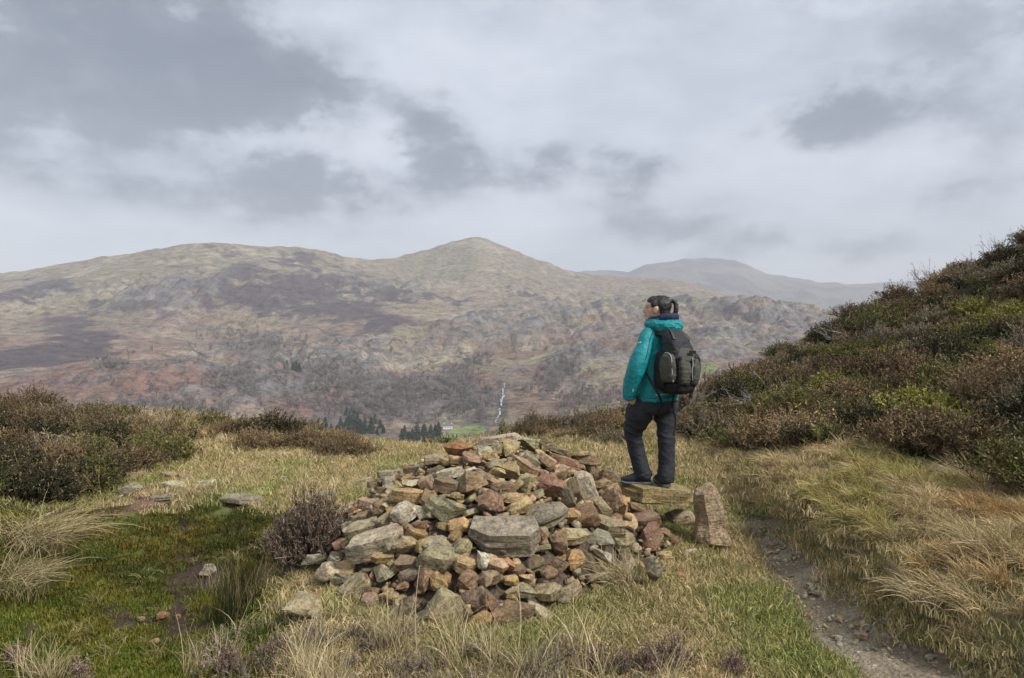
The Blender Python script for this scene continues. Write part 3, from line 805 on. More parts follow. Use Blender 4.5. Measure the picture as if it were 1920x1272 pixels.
# stones one can pick out in the photograph: u, v, width, height (pixels), slant (degrees), tint, style, label
MAIN = [
    (664, 918, 84, 46, 14, 'g', 's', 'broad grey slab jutting from the upper left of the heap'), (606, 917, 60, 18, 3, 'p', 's', None), (730, 888, 40, 14, 2, 'p', 's', None), (815, 879, 34, 24, 10, 'd', 'b', None), (818, 860, 46, 17, 5, 'g', 's', None),
    (860, 842, 50, 36, -10, 'o', 'b', 'orange-red block near the top of the heap'), (856, 861, 28, 14, 0, 't', 's', None), (886, 858, 30, 25, -15, 'k', 'b', 'pink and white stone near the top'),
    (933, 822, 80, 20, 8, 'p', 's', 'flat pale capping slab on the summit'), (934, 838, 34, 25, 20, 'g', 'b', None), (957, 840, 42, 30, -10, 't', 'b', None), (992, 831, 52, 40, -12, 'g', 'b', 'grey-green block on the summit'),
    (908, 850, 27, 33, -30, 'p', 'b', None), (917, 858, 16, 20, 60, 'y', 'b', None), (842, 887, 44, 20, 12, 'p', 's', None), (838, 910, 46, 28, -8, 'b', 's', None),
    (884, 901, 60, 58, -10, 'b', 'b', 'big rounded brown block'), (770, 908, 32, 27, -20, 'p', 'b', None), (765, 929, 58, 29, -4, 'y', 's', None), (737, 932, 16, 26, 0, 'p', 'b', None), (756, 960, 44, 38, 32, 'w', 'b', 'lichen-spotted grey stone'),
    (804, 929, 38, 27, 8, 'b', 'b', None), (689, 946, 34, 22, -10, 'k', 's', None), (797, 903, 30, 18, 25, 'k', 's', None), (835, 950, 98, 58, 7, 'g', 'b', 'large grey-olive boulder on the face of the heap'),
    (912, 941, 58, 50, 20, 'r', 'b', None), (858, 988, 40, 48, 30, 'y', 'b', None), (857, 1008, 32, 28, 40, 'y', 'b', None), (945, 1003, 140, 72, -7, 's', 's', 'long dark grey slab across the middle of the heap'),
    (680, 995, 70, 38, 16, 'g', 's', None), (706, 1015, 130, 50, 21, 'p', 's', 'long tan stone slanting at the left'), (764, 1018, 44, 38, -10, 'k', 'b', 'pink stone'), (738, 1027, 32, 24, 0, 's', 'b', None),
    (820, 1047, 80, 46, -20, 'g', 's', 'smooth grey-green slab tipping to the right'), (867, 1025, 46, 28, 50, 'g', 's', None), (825, 1019, 62, 28, -6, 'p', 'b', None), (718, 1045, 42, 18, -6, 'y', 's', None),
    (763, 1056, 46, 24, 14, 'r', 's', None), (712, 1070, 48, 42, 0, 'g', 'b', None), (735, 1062, 18, 20, 40, 't', 'b', None), (872, 1058, 38, 25, -22, 't', 's', None), (903, 1051, 30, 36, 0, 'w', 'b', None),
    (664, 1102, 62, 40, 36, 'g', 's', 'grey-green slab leaning at the left foot'), (798, 1085, 46, 40, 30, 'r', 'b', None), (823, 1091, 29, 34, -8, 'y', 'b', None), (752, 1098, 25, 19, 0, 'o', 'b', None), (730, 1116, 28, 30, 0, 't', 'b', None),
    (692, 1136, 27, 44, -6, 'k', 's', None), (652, 1147, 64, 42, 5, 'r', 'b', None), (829, 1143, 124, 82, 24, 'g', 'b', 'large grey boulder at the front foot'), (877, 1088, 38, 36, 0, 'b', 'b', None),
    (915, 1084, 52, 30, 12, 'k', 'b', None), (931, 1060, 38, 20, -22, 'k', 's', None), (953, 1057, 24, 15, -25, 'o', 's', None), (957, 1088, 32, 14, 0, 'y', 's', None), (960, 1121, 20, 22, 0, 'y', 'b', 'bright yellow chip'),
    (958, 1150, 88, 48, 4, 'r', 'b', 'red-brown boulder at the right front foot'), (984, 1077, 32, 20, 0, 't', 'b', None), (985, 1105, 40, 32, -10, 'g', 'b', None), (915, 1125, 30, 46, 10, 'r', 'b', None), (892, 1120, 56, 52, 10, 'd', 'b', None),
    (987, 910, 34, 50, -6, 'g', 'b', None), (1028, 910, 48, 62, -10, 'r', 'b', 'dark red stone with grey lichen'), (1049, 886, 34, 34, 0, 'k', 'b', None), (1102, 913, 62, 34, -66, 'w', 's', 'white-grey slab standing on its end'), (1080, 918, 40, 24, -65, 'b', 's', None),
    (1064, 932, 40, 24, -65, 'd', 's', None), (1144, 936, 40, 46, 25, 'b', 'b', None), (1166, 950, 22, 48, 5, 'y', 'b', None), (1014, 965, 122, 38, 17, 's', 's', 'long pale grey slab lying on the right of the heap'), (1097, 967, 58, 44, 15, 'r', 'b', None),
    (1135, 984, 80, 32, -6, 'g', 's', 'flat olive slab under the right shoulder'), (1073, 1005, 62, 26, -6, 'g', 's', None), (1125, 1010, 50, 28, 0, 's', 'b', None), (1167, 1012, 38, 36, -20, 'g', 's', None), (1042, 1018, 40, 40, -30, 'b', 'b', None),
    (1016, 1001, 15, 26, 0, 'o', 'b', None), (1192, 953, 32, 28, -15, 'r', 'b', None), (1218, 950, 36, 20, 4, 'w', 'b', None), (1201, 977, 62, 32, 10, 'r', 's', None), (1218, 1005, 54, 50, 25, 'r', 'b', 'rough red stone at the right foot'),
    (1238, 978, 40, 32, -40, 'r', 's', None), (1252, 957, 28, 28, 0, 'd', 'b', None), (1074, 1051, 56, 42, -10, 'y', 'b', 'pale yellow block at the right front'), (1048, 1067, 36, 46, -35, 'r', 'b', None), (1024, 1078, 40, 34, 10, 'b', 'b', None),
    (1027, 1110, 62, 32, 14, 'g', 's', None), (1130, 1038, 48, 25, -15, 'w', 'b', None), (998, 1057, 46, 24, 6, 'd', 'b', None), (1062, 866, 62, 24, -16, 'r', 's', None), (1083, 850, 46, 9, 4, 't', 's', None), (1098, 860, 50, 22, -12, 'b', 's', None),
    (1026, 863, 32, 18, -35, 't', 's', None), (998, 863, 34, 17, -32, 's', 's', None), (955, 878, 46, 34, -12, 'y', 'b', None), (985, 873, 50, 22, -26, 'k', 's', None), (1028, 832, 34, 17, -38, 'b', 's', None), (1049, 846, 38, 14, -20, 'd', 's', None),
    (945, 913, 42, 20, -4, 'b', 's', None), (959, 932, 40, 13, 6, 't', 's', None), (974, 946, 48, 28, 12, 't', 'b', None), (969, 911, 22, 14, 40, 'y', 's', None), (1111, 884, 40, 24, -70, 'b', 's', None), (1146, 891, 38, 22, -15, 'b', 's', None),
    (1128, 908, 32, 24, 10, 'b', 'b', None), (1070, 887, 28, 20, -20, 't', 'b', None), (770, 880, 30, 14, 4, 'r', 's', None), (705, 905, 30, 14, 10, 'k', 's', None), (715, 918, 26, 12, 0, 'r', 's', None), (660, 962, 30, 16, 12, 'r', 's', None), (678, 970, 34, 18, 20, 'b', 's', None),
    (712, 952, 26, 24, 40, 'b', 'b', None), (720, 975, 28, 20, 30, 'g', 's', None), (700, 985, 24, 18, 0, 'r', 'b', None), (790, 985, 26, 30, 0, 'r', 'b', None), (782, 998, 34, 18, -20, 'y', 's', None), (782, 1075, 60, 20, 5, 'd', 'b', None),
    (860, 1140, 40, 60, 0, 'b', 'b', None), (700, 1165, 40, 26, 0, 'g', 'b', None), (760, 1140, 30, 40, 10, 'd', 'b', None), (1095, 1000, 24, 18, 0, 's', 'b', None), (740, 1150, 26, 24, 20, 'g', 'b', None), (1252, 1000, 40, 30, 10, 'r', 'b', None), (1182, 926, 40, 30, -8, 'b', 'b', None), (1205, 936, 38, 24, 6, 't', 's', None), (1246, 940, 34, 26, 0, 'b', 's', None), (640, 1085, 26, 16, 10, 'g', 's', None), (960, 1110, 24, 16, 10, 't', 's', None),
]
MAIN_UV = np.array([m[:4] for m in MAIN], float)
def put_stone(u, v, wp, hp, ang, key, style, label, seed, deep=.04):
    r = np.random.default_rng(seed)
    P = cairn_hit(u, v)
    k = P[1] / F
    gsc = float(np.interp(wp, [30, 60, 110], [1.28, 1.16, .98]))
    w, hv = wp * k * gsc, hp * k * gsc
    h = hv * (.74 if style == 's' else .86)
    d = min(max(hv * 1.05, w * .5), w * 1.1) if style == 's' else (hv + w) / 2 * .9
    me = stone_mesh('stone', w * 1.07, d, h * 1.04, seed, style='slab' if style == 's' else 'block', cuts=5 if wp > 90 else 4 if wp > 55 else 3 if wp > 28 else 2)
    o = link('stone', me, cairn)
    # lean back with the face of the heap
    e = .03
    gxn = (cairn_height(P[0] + e, P[1]) - cairn_height(P[0] - e, P[1])) / (2 * e)
    gyn = (cairn_height(P[0], P[1] + e) - cairn_height(P[0], P[1] - e)) / (2 * e)
    tilt = math.atan(float(np.clip(gyn, -.2, 1.0))) * .55 + r.uniform(-.10, .14)
    M = Matrix.Rotation(-RAD(ang), 4, 'Y') @ Matrix.Rotation(tilt, 4, 'X') @ Matrix.Rotation(r.uniform(-.25, .25), 4, 'Z')
    o.rotation_euler = M.to_euler()
    o.location = Vector(P) + Vector((0, d * deep, -d * .05)) - cairn.location
    o.color = tint_of(key, r)
    if label: o['label'] = label
    return o
for k, (u, v, wp, hp, ang, key, st, label) in enumerate(MAIN):
    put_stone(u, v, wp, hp, ang, key, st, label, 5000 + k)

# the smaller stones between them
r = np.random.default_rng(98)
fill, tries = [], 0
keys = list('bbbrttggtpyksgtygo')
while len(fill) < 299 - len(MAIN) and tries < 20000:
    tries += 1
    a, q = r.uniform(0, 2 * np.pi), math.sqrt(r.uniform(0, 1))
    x = CX + math.cos(a) * q * 1.55; y = CY + math.sin(a) * q * 1.80
    if y > CY + .75 or cairn_rho(x, y) > .97: continue
    z = float(cairn_height(x, y))
    u, v = to_uv(x, y, z)
    s = r.uniform(.08, .19)
    din = (((MAIN_UV[:, 0] - u) / (MAIN_UV[:, 2] * .46)) ** 2 + ((MAIN_UV[:, 1] - v) / (MAIN_UV[:, 3] * .46)) ** 2).min()
    if din < 1: continue
    if any((x - f[0]) ** 2 + (y - f[1]) ** 2 < (.36 * (s + f[2])) ** 2 for f in fill): continue
    fill.append((x, y, s))
    st = 'slab' if r.uniform() < .7 else 'block'
    me = stone_mesh('stone', s * r.uniform(1.0, 1.6), s * r.uniform(.7, 1.2), s * (r.uniform(.24, .46) if st == 'slab' else r.uniform(.6, .85)), 9000 + len(fill), style=st, cuts=2)
    o = link('stone', me, cairn)
    o.location = Vector((x, y, z - s * .38)) - cairn.location
    o.rotation_euler = (r.uniform(-.2, .75), r.uniform(-.5, .5), r.uniform(0, 6.3))
    o.color = tint_of(keys[int(r.integers(len(keys)))], r, .25)

def joined_stones(name, spots, seed, parent=None, loc=(0, 0, 0), mat=None, tints='bbtggdrbty', flat=.55):
    """many small stones joined: too small to pick apart one by one"""
    r = np.random.default_rng(seed)
    src = []
    for k in range(14):
        bm = stone_geo(1, r.uniform(.7, 1), r.uniform(flat * .6, flat * 1.3), seed + k, style='slab' if k % 2 else 'block', cuts=0)
        bm.verts.ensure_lookup_table()
        src.append((np.array([v.co for v in bm.verts]), np.array([[q.index for q in f.verts] for f in bm.faces])))
        bm.free()
    V_, F_, C_, n0 = [], [], [], 0
    for (x, y, z, s) in spots:
        vv, ff = src[int(r.integers(len(src)))]
        R = np.array(Euler((r.uniform(-.5, .5), r.uniform(-.5, .5), r.uniform(0, 6.3))).to_matrix())
        V_.append(vv @ R.T * s + np.array([x, y, z]) - np.array(loc)); F_.append(ff + n0); n0 += len(vv)
        c = np.array(tint_of(tints[int(r.integers(len(tints)))], r, .25))[:3]
        C_.append(np.repeat(c[None], len(vv), 0))
    me = new_mesh(name, np.concatenate(V_), np.concatenate(F_), mat or CHIP, False, np.concatenate(C_))
    return link(name, me, parent, loc if parent is None else None, kind='stuff')
CHIP, n, b = mat_new('stone_chips')
co = n.new('ShaderNodeNewGeometry').outputs['Position']
k = n.step(n.noise(co, 45, 5, .7), .35, .7, .6, 1.4)
n.put(b.inputs['Base Color'], n.mix(1.0, attr(n).outputs['Color'], k, 'MULTIPLY'))
b.inputs['Roughness'].default_value = .85
n.put(b.inputs['Normal'], n.bump(n.noise(co, 60, 5, .7), .8, .01))
sp = []
for _ in range(1500):
    a, q = r.uniform(0, 2 * np.pi), math.sqrt(r.uniform(0, 1))
    x = CX + math.cos(a) * q * 1.55; y = CY + math.sin(a) * q * 1.80
    if y > CY + .9 or cairn_rho(x, y) > 1.0: continue
    sp.append((x, y, max(float(cairn_height(x, y)) - r.uniform(.04, .09), float(base_height(x, y)) - .01), r.uniform(.04, .11)))
joined_stones('rubble', sp, 640, cairn, (CX, CY, 0))

# ------------------------------------------------------------------ stones that lie by themselves
LONE = []
def lone(name, u, v, wp, hp, ang, key, style, label, cat='stone', group=None, seed=0, sink=.18, Y=None, flat=None, lo=3.0):
    r = np.random.default_rng(seed + 70)
    P = hit(u, v + hp * .42, lo) if Y is None else pix(u, v, Y)
    k = P[1] / F
    w, hv = wp * k, hp * k
    h = hv * .8 if flat is None else flat
    d = max(hv * 1.1, w * .6) if flat is None else hv / max(.12, (v - 560) / F) * .8
    d = min(d, w * 1.2)
    me = stone_mesh(name, w * 1.05, d, h, seed + 7000, style='slab' if style == 's' else 'block', cuts=3)
    o = link(name, me, label=label, cat=cat, group=group)
    o.rotation_euler = (r.uniform(-.05, .12), -RAD(ang), r.uniform(-.2, .2))
    z = float(height(np.array([P[0]]), np.array([P[1] + d * .4]))[0])
    o.location = (P[0], P[1] + d * .4, z + h * (.5 - sink) + (.02 if flat is None and hp > 13 else .0))
    LONE.append((P[0], P[1] + d * .4, max(w, d) * .40))
    o.color = tint_of(key, r)
    return o
LO = 'loose stones lying round the cairn'
lone('stone', 614, 1087, 68, 52, 8, 'p', 'b', 'orange-edged grey block lying at the left foot of the cairn below the brown heather', group=LO, seed=1, sink=.05)
lone('stone', 566, 1106, 32, 18, 0, 'o', 's', 'small orange stone half under the heather, left of the orange-edged grey block', group=LO, seed=2)
lone('stone', 598, 1124, 38, 16, -6, 'o', 's', 'flat orange stone in the gap below the orange-edged grey block', group=LO, seed=3)
lone('boulder', 560, 1158, 96, 80, -30, 'g', 'b', 'olive boulder sunk in dead grass at the lower left of the cairn', 'boulder', seed=4, sink=.3)
lone('boulder', 585, 1058, 50, 56, 0, 's', 'b', 'dark boulder in the shade under the brown heather bush', 'boulder', seed=5)
lone('standing_stone', 1230, 1072, 46, 104, 0, 's', 'b', 'grey lichen-covered stone standing on end in the grass right of the straw tussock', 'stone', seed=6, sink=.0).rotation_euler = (.1, .12, .3)
lone('stone', 1272, 1087, 42, 18, -4, 'o', 's', 'small flat orange stone right of the upright lichen-covered stone', group=LO, seed=7)
lone('stone', 1293, 1041, 38, 18, 6, 'w', 'b', 'white-grey stone in the lawn below the standing boulder', group=LO, seed=8)
lone('stone', 1252, 1047, 28, 24, 0, 't', 'b', 'tan stone behind the upright lichen-covered stone', group=LO, seed=9)
lone('stone', 1267, 1020, 22, 18, 10, 'r', 's', 'little red stone in the grass under the slab', group=LO, seed=10)
lone('stone', 1024, 1168, 18, 11, 10, 'r', 's', 'red chip lying in the green grass in front of the cairn', group=LO, seed=11)
lone('boulder', 1282, 978, 66, 42, 4, 'g', 'b', 'mossy olive boulder propping the slab the hiker stands on', 'boulder', seed=12, sink=.1)
lone('stone', 1190, 882, 50, 30, 12, 'p', 'b', 'pale rounded stone behind the hiker\'s front boot', group=LO, seed=13, sink=.1)
LF = 'flat stones set in the turf left of the cairn'
lone('rock', 240, 918, 52, 36, 12, 's', 'b', 'dark blocky rock at the foot of the heather beside the red earth', 'rock', seed=20, lo=5)
lone('rock', 246, 893, 52, 16, -6, 'b', 's', 'thin brown rock slab under the heather edge', 'rock', seed=21, lo=5)
lone('rock', 313, 896, 40, 18, -12, 't', 's', 'tan rock between the heather and the pale wet slab', 'rock', seed=22, lo=5)
lone('rock', 322, 916, 52, 16, -8, 'p', 's', 'pale tilted flat rock by the red earth', 'rock', seed=23, lo=5)
lone('rock', 380, 911, 40, 18, 8, 'p', 's', 'pale flat rock in the grass right of the pale tilted one', 'rock', seed=24, lo=5)
lone('rock', 300, 937, 62, 10, 4, 's', 's', 'low wet grey slab along the lip of the mossy hollow', 'rock', seed=25, lo=5)
lone('rock', 220, 937, 18, 14, 0, 'p', 'b', 'small pale rock below the dark blocky rock', 'rock', seed=26, lo=5)
lone('rock', 345, 899, 34, 14, -15, 'b', 's', 'brown sliver of rock behind the pale tilted flat rock', 'rock', seed=27, lo=5)
lone('rock', 442, 889, 46, 12, 0, 's', 's', 'dark grey flat rock alone in the pale grass', 'rock', seed=28, lo=5)
lone('flat_stone', 446, 950, 88, 18, -3, 's', 's', 'broad grey flat stone on the lip above the mossy hollow', 'stone', LF, seed=29, lo=5)
lone('flat_stone', 576, 907, 44, 12, 3, 'p', 's', 'pale flat stone in the turf nearest the grey jutting slab', 'stone', LF, seed=30, lo=5)
lone('flat_stone', 532, 901, 26, 14, 0, 's', 'b', 'small knobbly grey stone in the middle of the turf', 'stone', LF, seed=31, lo=5)
lone('flat_stone', 486, 918, 40, 9, 4, 'p', 's', 'thin pale stone flush with the turf above the broad grey one', 'stone', LF, seed=32, lo=5)
lone('flat_stone', 590, 936, 80, 14, 8, 'g', 's', 'long mossy stone running from the turf to the cairn', 'stone', LF, seed=33, lo=5)
lone('rock', 382, 1080, 44, 30, 0, 'w', 'b', 'pale lichened rock in the hollow beside the rushes', 'rock', seed=34, lo=3)
HC = 'stone chips in the bottom of the hollow'
lone('stone_chip', 301, 1163, 24, 14, 12, 'o', 's', 'orange-red chip lying in the mud of the hollow', 'stone', HC, seed=35)
lone('stone_chip', 262, 1168, 20, 9, 0, 'k', 's', 'pale pinkish chip left of the orange-red one', 'stone', HC, seed=36)
lone('stone_chip', 333, 1159, 14, 9, 0, 'o', 's', 'small tan chip right of the orange-red one', 'stone', HC, seed=37)
lone('stone_chip', 286, 1209, 22, 13, 15, 'k', 's', 'pink chip lowest in the hollow', 'stone', HC, seed=38)

# the slab the hiker stands on and the boulder at its end
SL = empty('stone_slab', (1.27, 6.08, .35), 'thick ochre and grey slab of rock the hiker stands on', 'stone slab')
bm = stone_geo(.80, .58, .17, 8101, style='slab', cuts=5, rough=.6)
me = bpy.data.meshes.new('slab_body'); bm.to_mesh(me); bm.free()
SLM = stone_material('slab_stone', .3)
me.materials.append(SLM)
me.polygons.foreach_set('use_smooth', np.ones(len(me.polygons), bool)); me.set_sharp_from_angle(angle=RAD(26))
bpy.data.objects.remove(SL)
SL = link('stone_slab', me, loc=(1.285, 6.13, .282), label='thick ochre and grey slab of rock the hiker stands on', cat='stone slab')
SL.rotation_euler = (0.0, .045, -.04)
SL.color = (.30, .225, .095, 1)
bm = stone_geo(.30, .26, .50, 8151, style='slab', cuts=5, rough=1.7)
for v_ in bm.verts:
    k_ = 1.14 - .34 * (v_.co.z / .50 + .5) + .10 * math.sin(v_.co.z * 17 + v_.co.x * 9)
    v_.co.x *= k_; v_.co.y *= k_; v_.co.x -= .10 * v_.co.z
me = bpy.data.meshes.new('boulder'); bm.to_mesh(me); bm.free(); me.materials.append(STONE)
me.polygons.foreach_set('use_smooth', np.ones(len(me.polygons), bool)); me.set_sharp_from_angle(angle=RAD(26))
P = pix(1334, 1012, 5.62)
B = link('boulder', me, loc=(P[0], 5.66, .19), label='upright tan boulder with white lichen at the end of the slab', cat='boulder')
B.rotation_euler = (-.10, -.03, .5); B.color = (.33, .235, .14, 1)

# grit and small stones on the path
r = np.random.default_rng(5)
sp = []
for _ in range(2600):
    y = 2.2 + r.uniform(0, 1) ** 1.3 * 5.6
    t = np.clip(r.normal(0, .55), -1.1, 1.1)
    x = float(np.interp(y, PATH[:, 1], PATH[:, 0]) + t * np.interp(y, PATH[:, 1], PATH[:, 2]))
    s = .008 + .05 * r.uniform() ** 4
    sp.append((x, y, float(height(np.array([x]), np.array([y]))[0]) + .012, s))
joined_stones('gravel', sp, 900, tints='ppskkgw', flat=.5)['label'] = 'grit and small pale stones on the trodden path'
GP = 'larger stones bedded in the footpath'
for k, (u, v, wp, hp, key, lab) in enumerate((
        (1503, 1043, 14, 8, 'w', 'whitish stone at the grass edge of the footpath, upper part'), (1520, 1098, 22, 10, 'w', 'pale flat stone in the middle of the footpath'), (1545, 1114, 40, 13, 'p', 'broad pale stone across the footpath'),
        (1567, 1097, 13, 8, 'w', 'small white stone at the bank side of the path'), (1559, 1128, 24, 10, 'w', 'whitish stone below the broad pale stone in the path'), (1594, 1114, 18, 10, 'p', 'pale stone against the grassy bank of the path'),
        (1450, 1022, 24, 12, 'k', 'pinkish flat stone where the footpath narrows'), (1668, 1172, 38, 16, 'p', 'flat tan stone on the lower footpath'), (1620, 1200, 34, 14, 'k', 'brownish flat stone low on the footpath'), (1715, 1202, 26, 12, 'p', 'pale stone low on the path near the bank'),
        (1430, 975, 20, 10, 'r', 'reddish stone at the top of the visible footpath'), (1640, 1130, 26, 11, 'g', 'greyish stone at the bank edge above the flat tan stone'))):
    lone('path_stone', u, v, wp, hp, 0, key, 's', lab, 'stone', GP, seed=200 + k, sink=.25)
# ================================================================== the hiker
HY = 6.06
def W(u, v, dy=0.0):
    return Vector(pix(u, v, HY + dy))
YAW = RAD(34)
Rv = Vector((math.cos(YAW), math.sin(YAW), 0)); Fv = Vector((-math.sin(YAW), math.cos(YAW), 0)); Uv = Vector((0, 0, 1))

def loft(bm, rings, n=28, cap=True):
    """rings: (centre, axis1, axis2, exponent)"""
    loops = []
    for c, a1, a2, e in rings:
        lp = []
        for k in range(n):
            t = 2 * math.pi * k / n
            ca, sa = math.cos(t), math.sin(t)
            q = (abs(ca) ** e + abs(sa) ** e) ** (-1.0 / e)
            lp.append(bm.verts.new(Vector(c) + Vector(a1) * ca * q + Vector(a2) * sa * q))
        loops.append(lp)
    for A, B in zip(loops[:-1], loops[1:]):
        for k in range(n):
            bm.faces.new((A[k], A[(k + 1) % n], B[(k + 1) % n], B[k]))
    if cap:
        bm.faces.new(loops[0][::-1]); bm.faces.new(loops[-1])
    return loops

def densify(rows, m=4):
    """Catmull-Rom through ring parameter rows"""
    a = np.array(rows, float)
    t = np.arange(len(a))
    tt = np.linspace(0, len(a) - 1, (len(a) - 1) * m + 1)
    p = np.vstack([2 * a[0] - a[1], a, 2 * a[-1] - a[-2]])
    out = []
    for x in tt:
        k = min(int(x), len(a) - 2); f = x - k
        p0, p1, p2, p3 = p[k], p[k + 1], p[k + 2], p[k + 3]
        out.append(.5 * (2 * p1 + (p2 - p0) * f + (2 * p0 - 5 * p1 + 4 * p2 - p3) * f * f + (3 * p1 - p0 - 3 * p2 + p3) * f ** 3))
    return out

def tube(bm, pts, radii, n=14, flat=1.0, e=2.0, ref=Vector((0, 1, 0))):
    """round or flattened tube along points"""
    rows = densify([(*p, r) for p, r in zip(pts, radii)], 4)
    rings = []
    P = [Vector(q[:3]) for q in rows]
    for k, q in enumerate(rows):
        d = (P[min(k + 1, len(P) - 1)] - P[max(k - 1, 0)]).normalized()
        s = d.cross(ref)
        if s.length < 1e-3: s = d.cross(Vector((1, 0, 0)))
        s.normalize(); t = s.cross(d).normalized()
        rings.append((P[k], s * q[3], t * q[3] * flat, e))
    loft(bm, rings, n)

def blob(bm, c, ax, n=20):
    """ellipsoid with three axis vectors"""
    m = Matrix((Vector(ax[0]), Vector(ax[1]), Vector(ax[2]))).transposed().to_4x4()
    m.translation = Vector(c)
    bmesh.ops.create_uvsphere(bm, u_segments=n, v_segments=n // 2, radius=1.0, matrix=m)

def remeshed(name, bm, voxel, mat, smooth=4, fn=None, fac=.5):
    """one continuous surface grown over the joined volumes"""
    bmesh.ops.recalc_face_normals(bm, faces=bm.faces)
    me = bpy.data.meshes.new(name)
    bm.to_mesh(me); bm.free()
    o = bpy.data.objects.new(name, me)
    COL.objects.link(o)
    md = o.modifiers.new('r', 'REMESH'); md.mode = 'VOXEL'; md.voxel_size = voxel; md.use_smooth_shade = True
    dg = bpy.context.evaluated_depsgraph_get()
    me2 = bpy.data.meshes.new_from_object(o.evaluated_get(dg))
    bpy.data.objects.remove(o)
    b2 = bmesh.new(); b2.from_mesh(me2)
    for _ in range(smooth):
        bmesh.ops.smooth_vert(b2, verts=b2.verts, factor=fac, use_axis_x=True, use_axis_y=True, use_axis_z=True)
    b2.normal_update()
    if fn is not None:
        co = np.array([v.co for v in b2.verts]); no = np.array([v.normal for v in b2.verts])
        co = fn(co, no)
        for v, c in zip(b2.verts, co): v.co = c
        b2.normal_update()
    me3 = bpy.data.meshes.new(name)
    b2.to_mesh(me3); b2.free()
    me3.materials.append(mat)
    me3.polygons.foreach_set('use_smooth', np.ones(len(me3.polygons), bool))
    return me3

def cloth(name, col, rough=.7, weave=900, var=.12, spec=.3, sheen=0):
    m, n, b = mat_new(name)
    co = n.new('ShaderNodeTexCoord').outputs['Object']
    k = n.step(n.noise(co, 14, 4, .6), .3, .7, 1 - var, 1 + var)
    n.put(b.inputs['Base Color'], n.mix(1.0, (*col, 1), k, 'MULTIPLY'))
    b.inputs['Roughness'].default_value = rough
    b.inputs['Specular IOR Level'].default_value = spec
    n.put(b.inputs['Normal'], n.bump(n.math('ADD', n.noise(co, 26, 5, .6), n.math('MULTIPLY', n.noise(co, weave, 2, .5), .05)), .5, .012))
    return m
TEAL = cloth('teal_shell', (.004, .205, .225), .55, spec=.35)
def crumple(mat, k=1.0, sc=11.0):
    # fine drag creases that catch the light
    n = NT(mat.node_tree)
    b = [q for q in mat.node_tree.nodes if q.type == 'BSDF_PRINCIPLED'][0]
    co = n.new('ShaderNodeTexCoord').outputs['Object']
    q1 = n.noise(n.vmath('MULTIPLY', co, (1.0, 1.0, 1.5)), sc, 3, .55, dist=1.6)
    r1_ = n.math('ABSOLUTE', n.math('SUBTRACT', q1, .5))
    q2 = n.noise(n.vmath('MULTIPLY', co, (1.6, 1.6, 1.0)), sc * 2.1, 3, .55, dist=1.2)
    r2_ = n.math('ABSOLUTE', n.math('SUBTRACT', q2, .5))
    h = n.math('ADD', n.step(r1_, 0, .16), n.math('MULTIPLY', n.step(r2_, 0, .14), .5))
    old = b.inputs['Normal'].links[0].from_socket
    n.put(b.inputs['Normal'], n.bump(h, .55 * k, .02, old))
crumple(TEAL, .5, 4.0)
NAVY = cloth('navy_lining', (.022, .026, .055), .8)
PANTS = cloth('slate_trousers', (.029, .031, .037), .78, spec=.2)
crumple(PANTS, .45, 4.5)
SKIN, n, b = mat_new('skin')
co = n.new('ShaderNodeTexCoord').outputs['Object']
n.put(b.inputs['Base Color'], n.mix(n.step(n.noise(co, 18, 3, .5), .35, .7), (.50, .29, .21), (.56, .36, .27)))
b.inputs['Roughness'].default_value = .5
b.inputs['Subsurface Weight'].default_value = .08
b.inputs['Subsurface Radius'].default_value = (.01, .004, .002)
HAIR, n, b = mat_new('dark_hair')
co = n.new('ShaderNodeTexCoord').outputs['Object']
st = n.noise(n.vmath('MULTIPLY', co, (30, 260, 260)), 1.0, 4, .6)
n.put(b.inputs['Base Color'], n.mix(st, (.006, .005, .005), (.028, .021, .017)))
b.inputs['Roughness'].default_value = .5
n.put(b.inputs['Normal'], n.bump(st, .6, .004))
BLACK = cloth('black_webbing', (.010, .010, .011), .7)
OLIVE = cloth('olive_ripstop', (.062, .062, .048), .75, var=.2)
DGREY = cloth('charcoal_fabric', (.026, .027, .030), .75)
SOLE = cloth('grey_rubber', (.10, .10, .105), .7)
SHOE = cloth('navy_shoe', (.014, .016, .024), .75)
PALE = cloth('reflective_piping', (.44, .45, .45), .5)

base = W(1222, 905)
hiker = empty('person', (1.25, HY, .365), 'hiker in teal jacket and dark trousers gazing left from the stone slab', 'person')
HOFF = Vector(hiker.location)
def kid(name, me, parent=None, label=None):
    me.transform(Matrix.Translation(-HOFF))
    return link(name, me, parent or hiker, label=label)

# ---- body: head, neck, trunk, limbs and hands as one figure
f = Vector((-.985, .17, 0)).normalized(); l = Vector((-.17, -.985, 0)).normalized()
HC_ = W(1232.5, 577)
def H(a, b_, c): return HC_ + f * a + l * b_ + Uv * c
bm = bmesh.new()
blob(bm, H(-.012, 0, .012), (f * .096, l * .076, Uv * .090), 28)
blob(bm, H(.046, 0, -.040), (f * .062, l * .058, Uv * .082), 24)
blob(bm, H(.040, 0, .016), (f * .066, l * .062, Uv * .052), 22)
blob(bm, H(.076, 0, -.096), (f * .034, l * .032, Uv * .028), 16)          # chin
blob(bm, H(.020, 0, -.082), (f * .075, l * .052, Uv * .040), 18)          # jaw
blob(bm, H(.094, 0, .012), (f * .016, l * .042, Uv * .012), 14)           # brow
tube(bm, [H(.096, 0, .006), H(.111, 0, -.016), H(.122, 0, -.036)], [.008, .010, .012], 10)   # nose
blob(bm, H(.108, 0, -.041), (f * .017, l * .017, Uv * .009), 12)
blob(bm, H(.099, 0, -.064), (f * .013, l * .023, Uv * .007), 12)          # lips
blob(bm, H(.096, 0, -.077), (f * .013, l * .021, Uv * .007), 12)
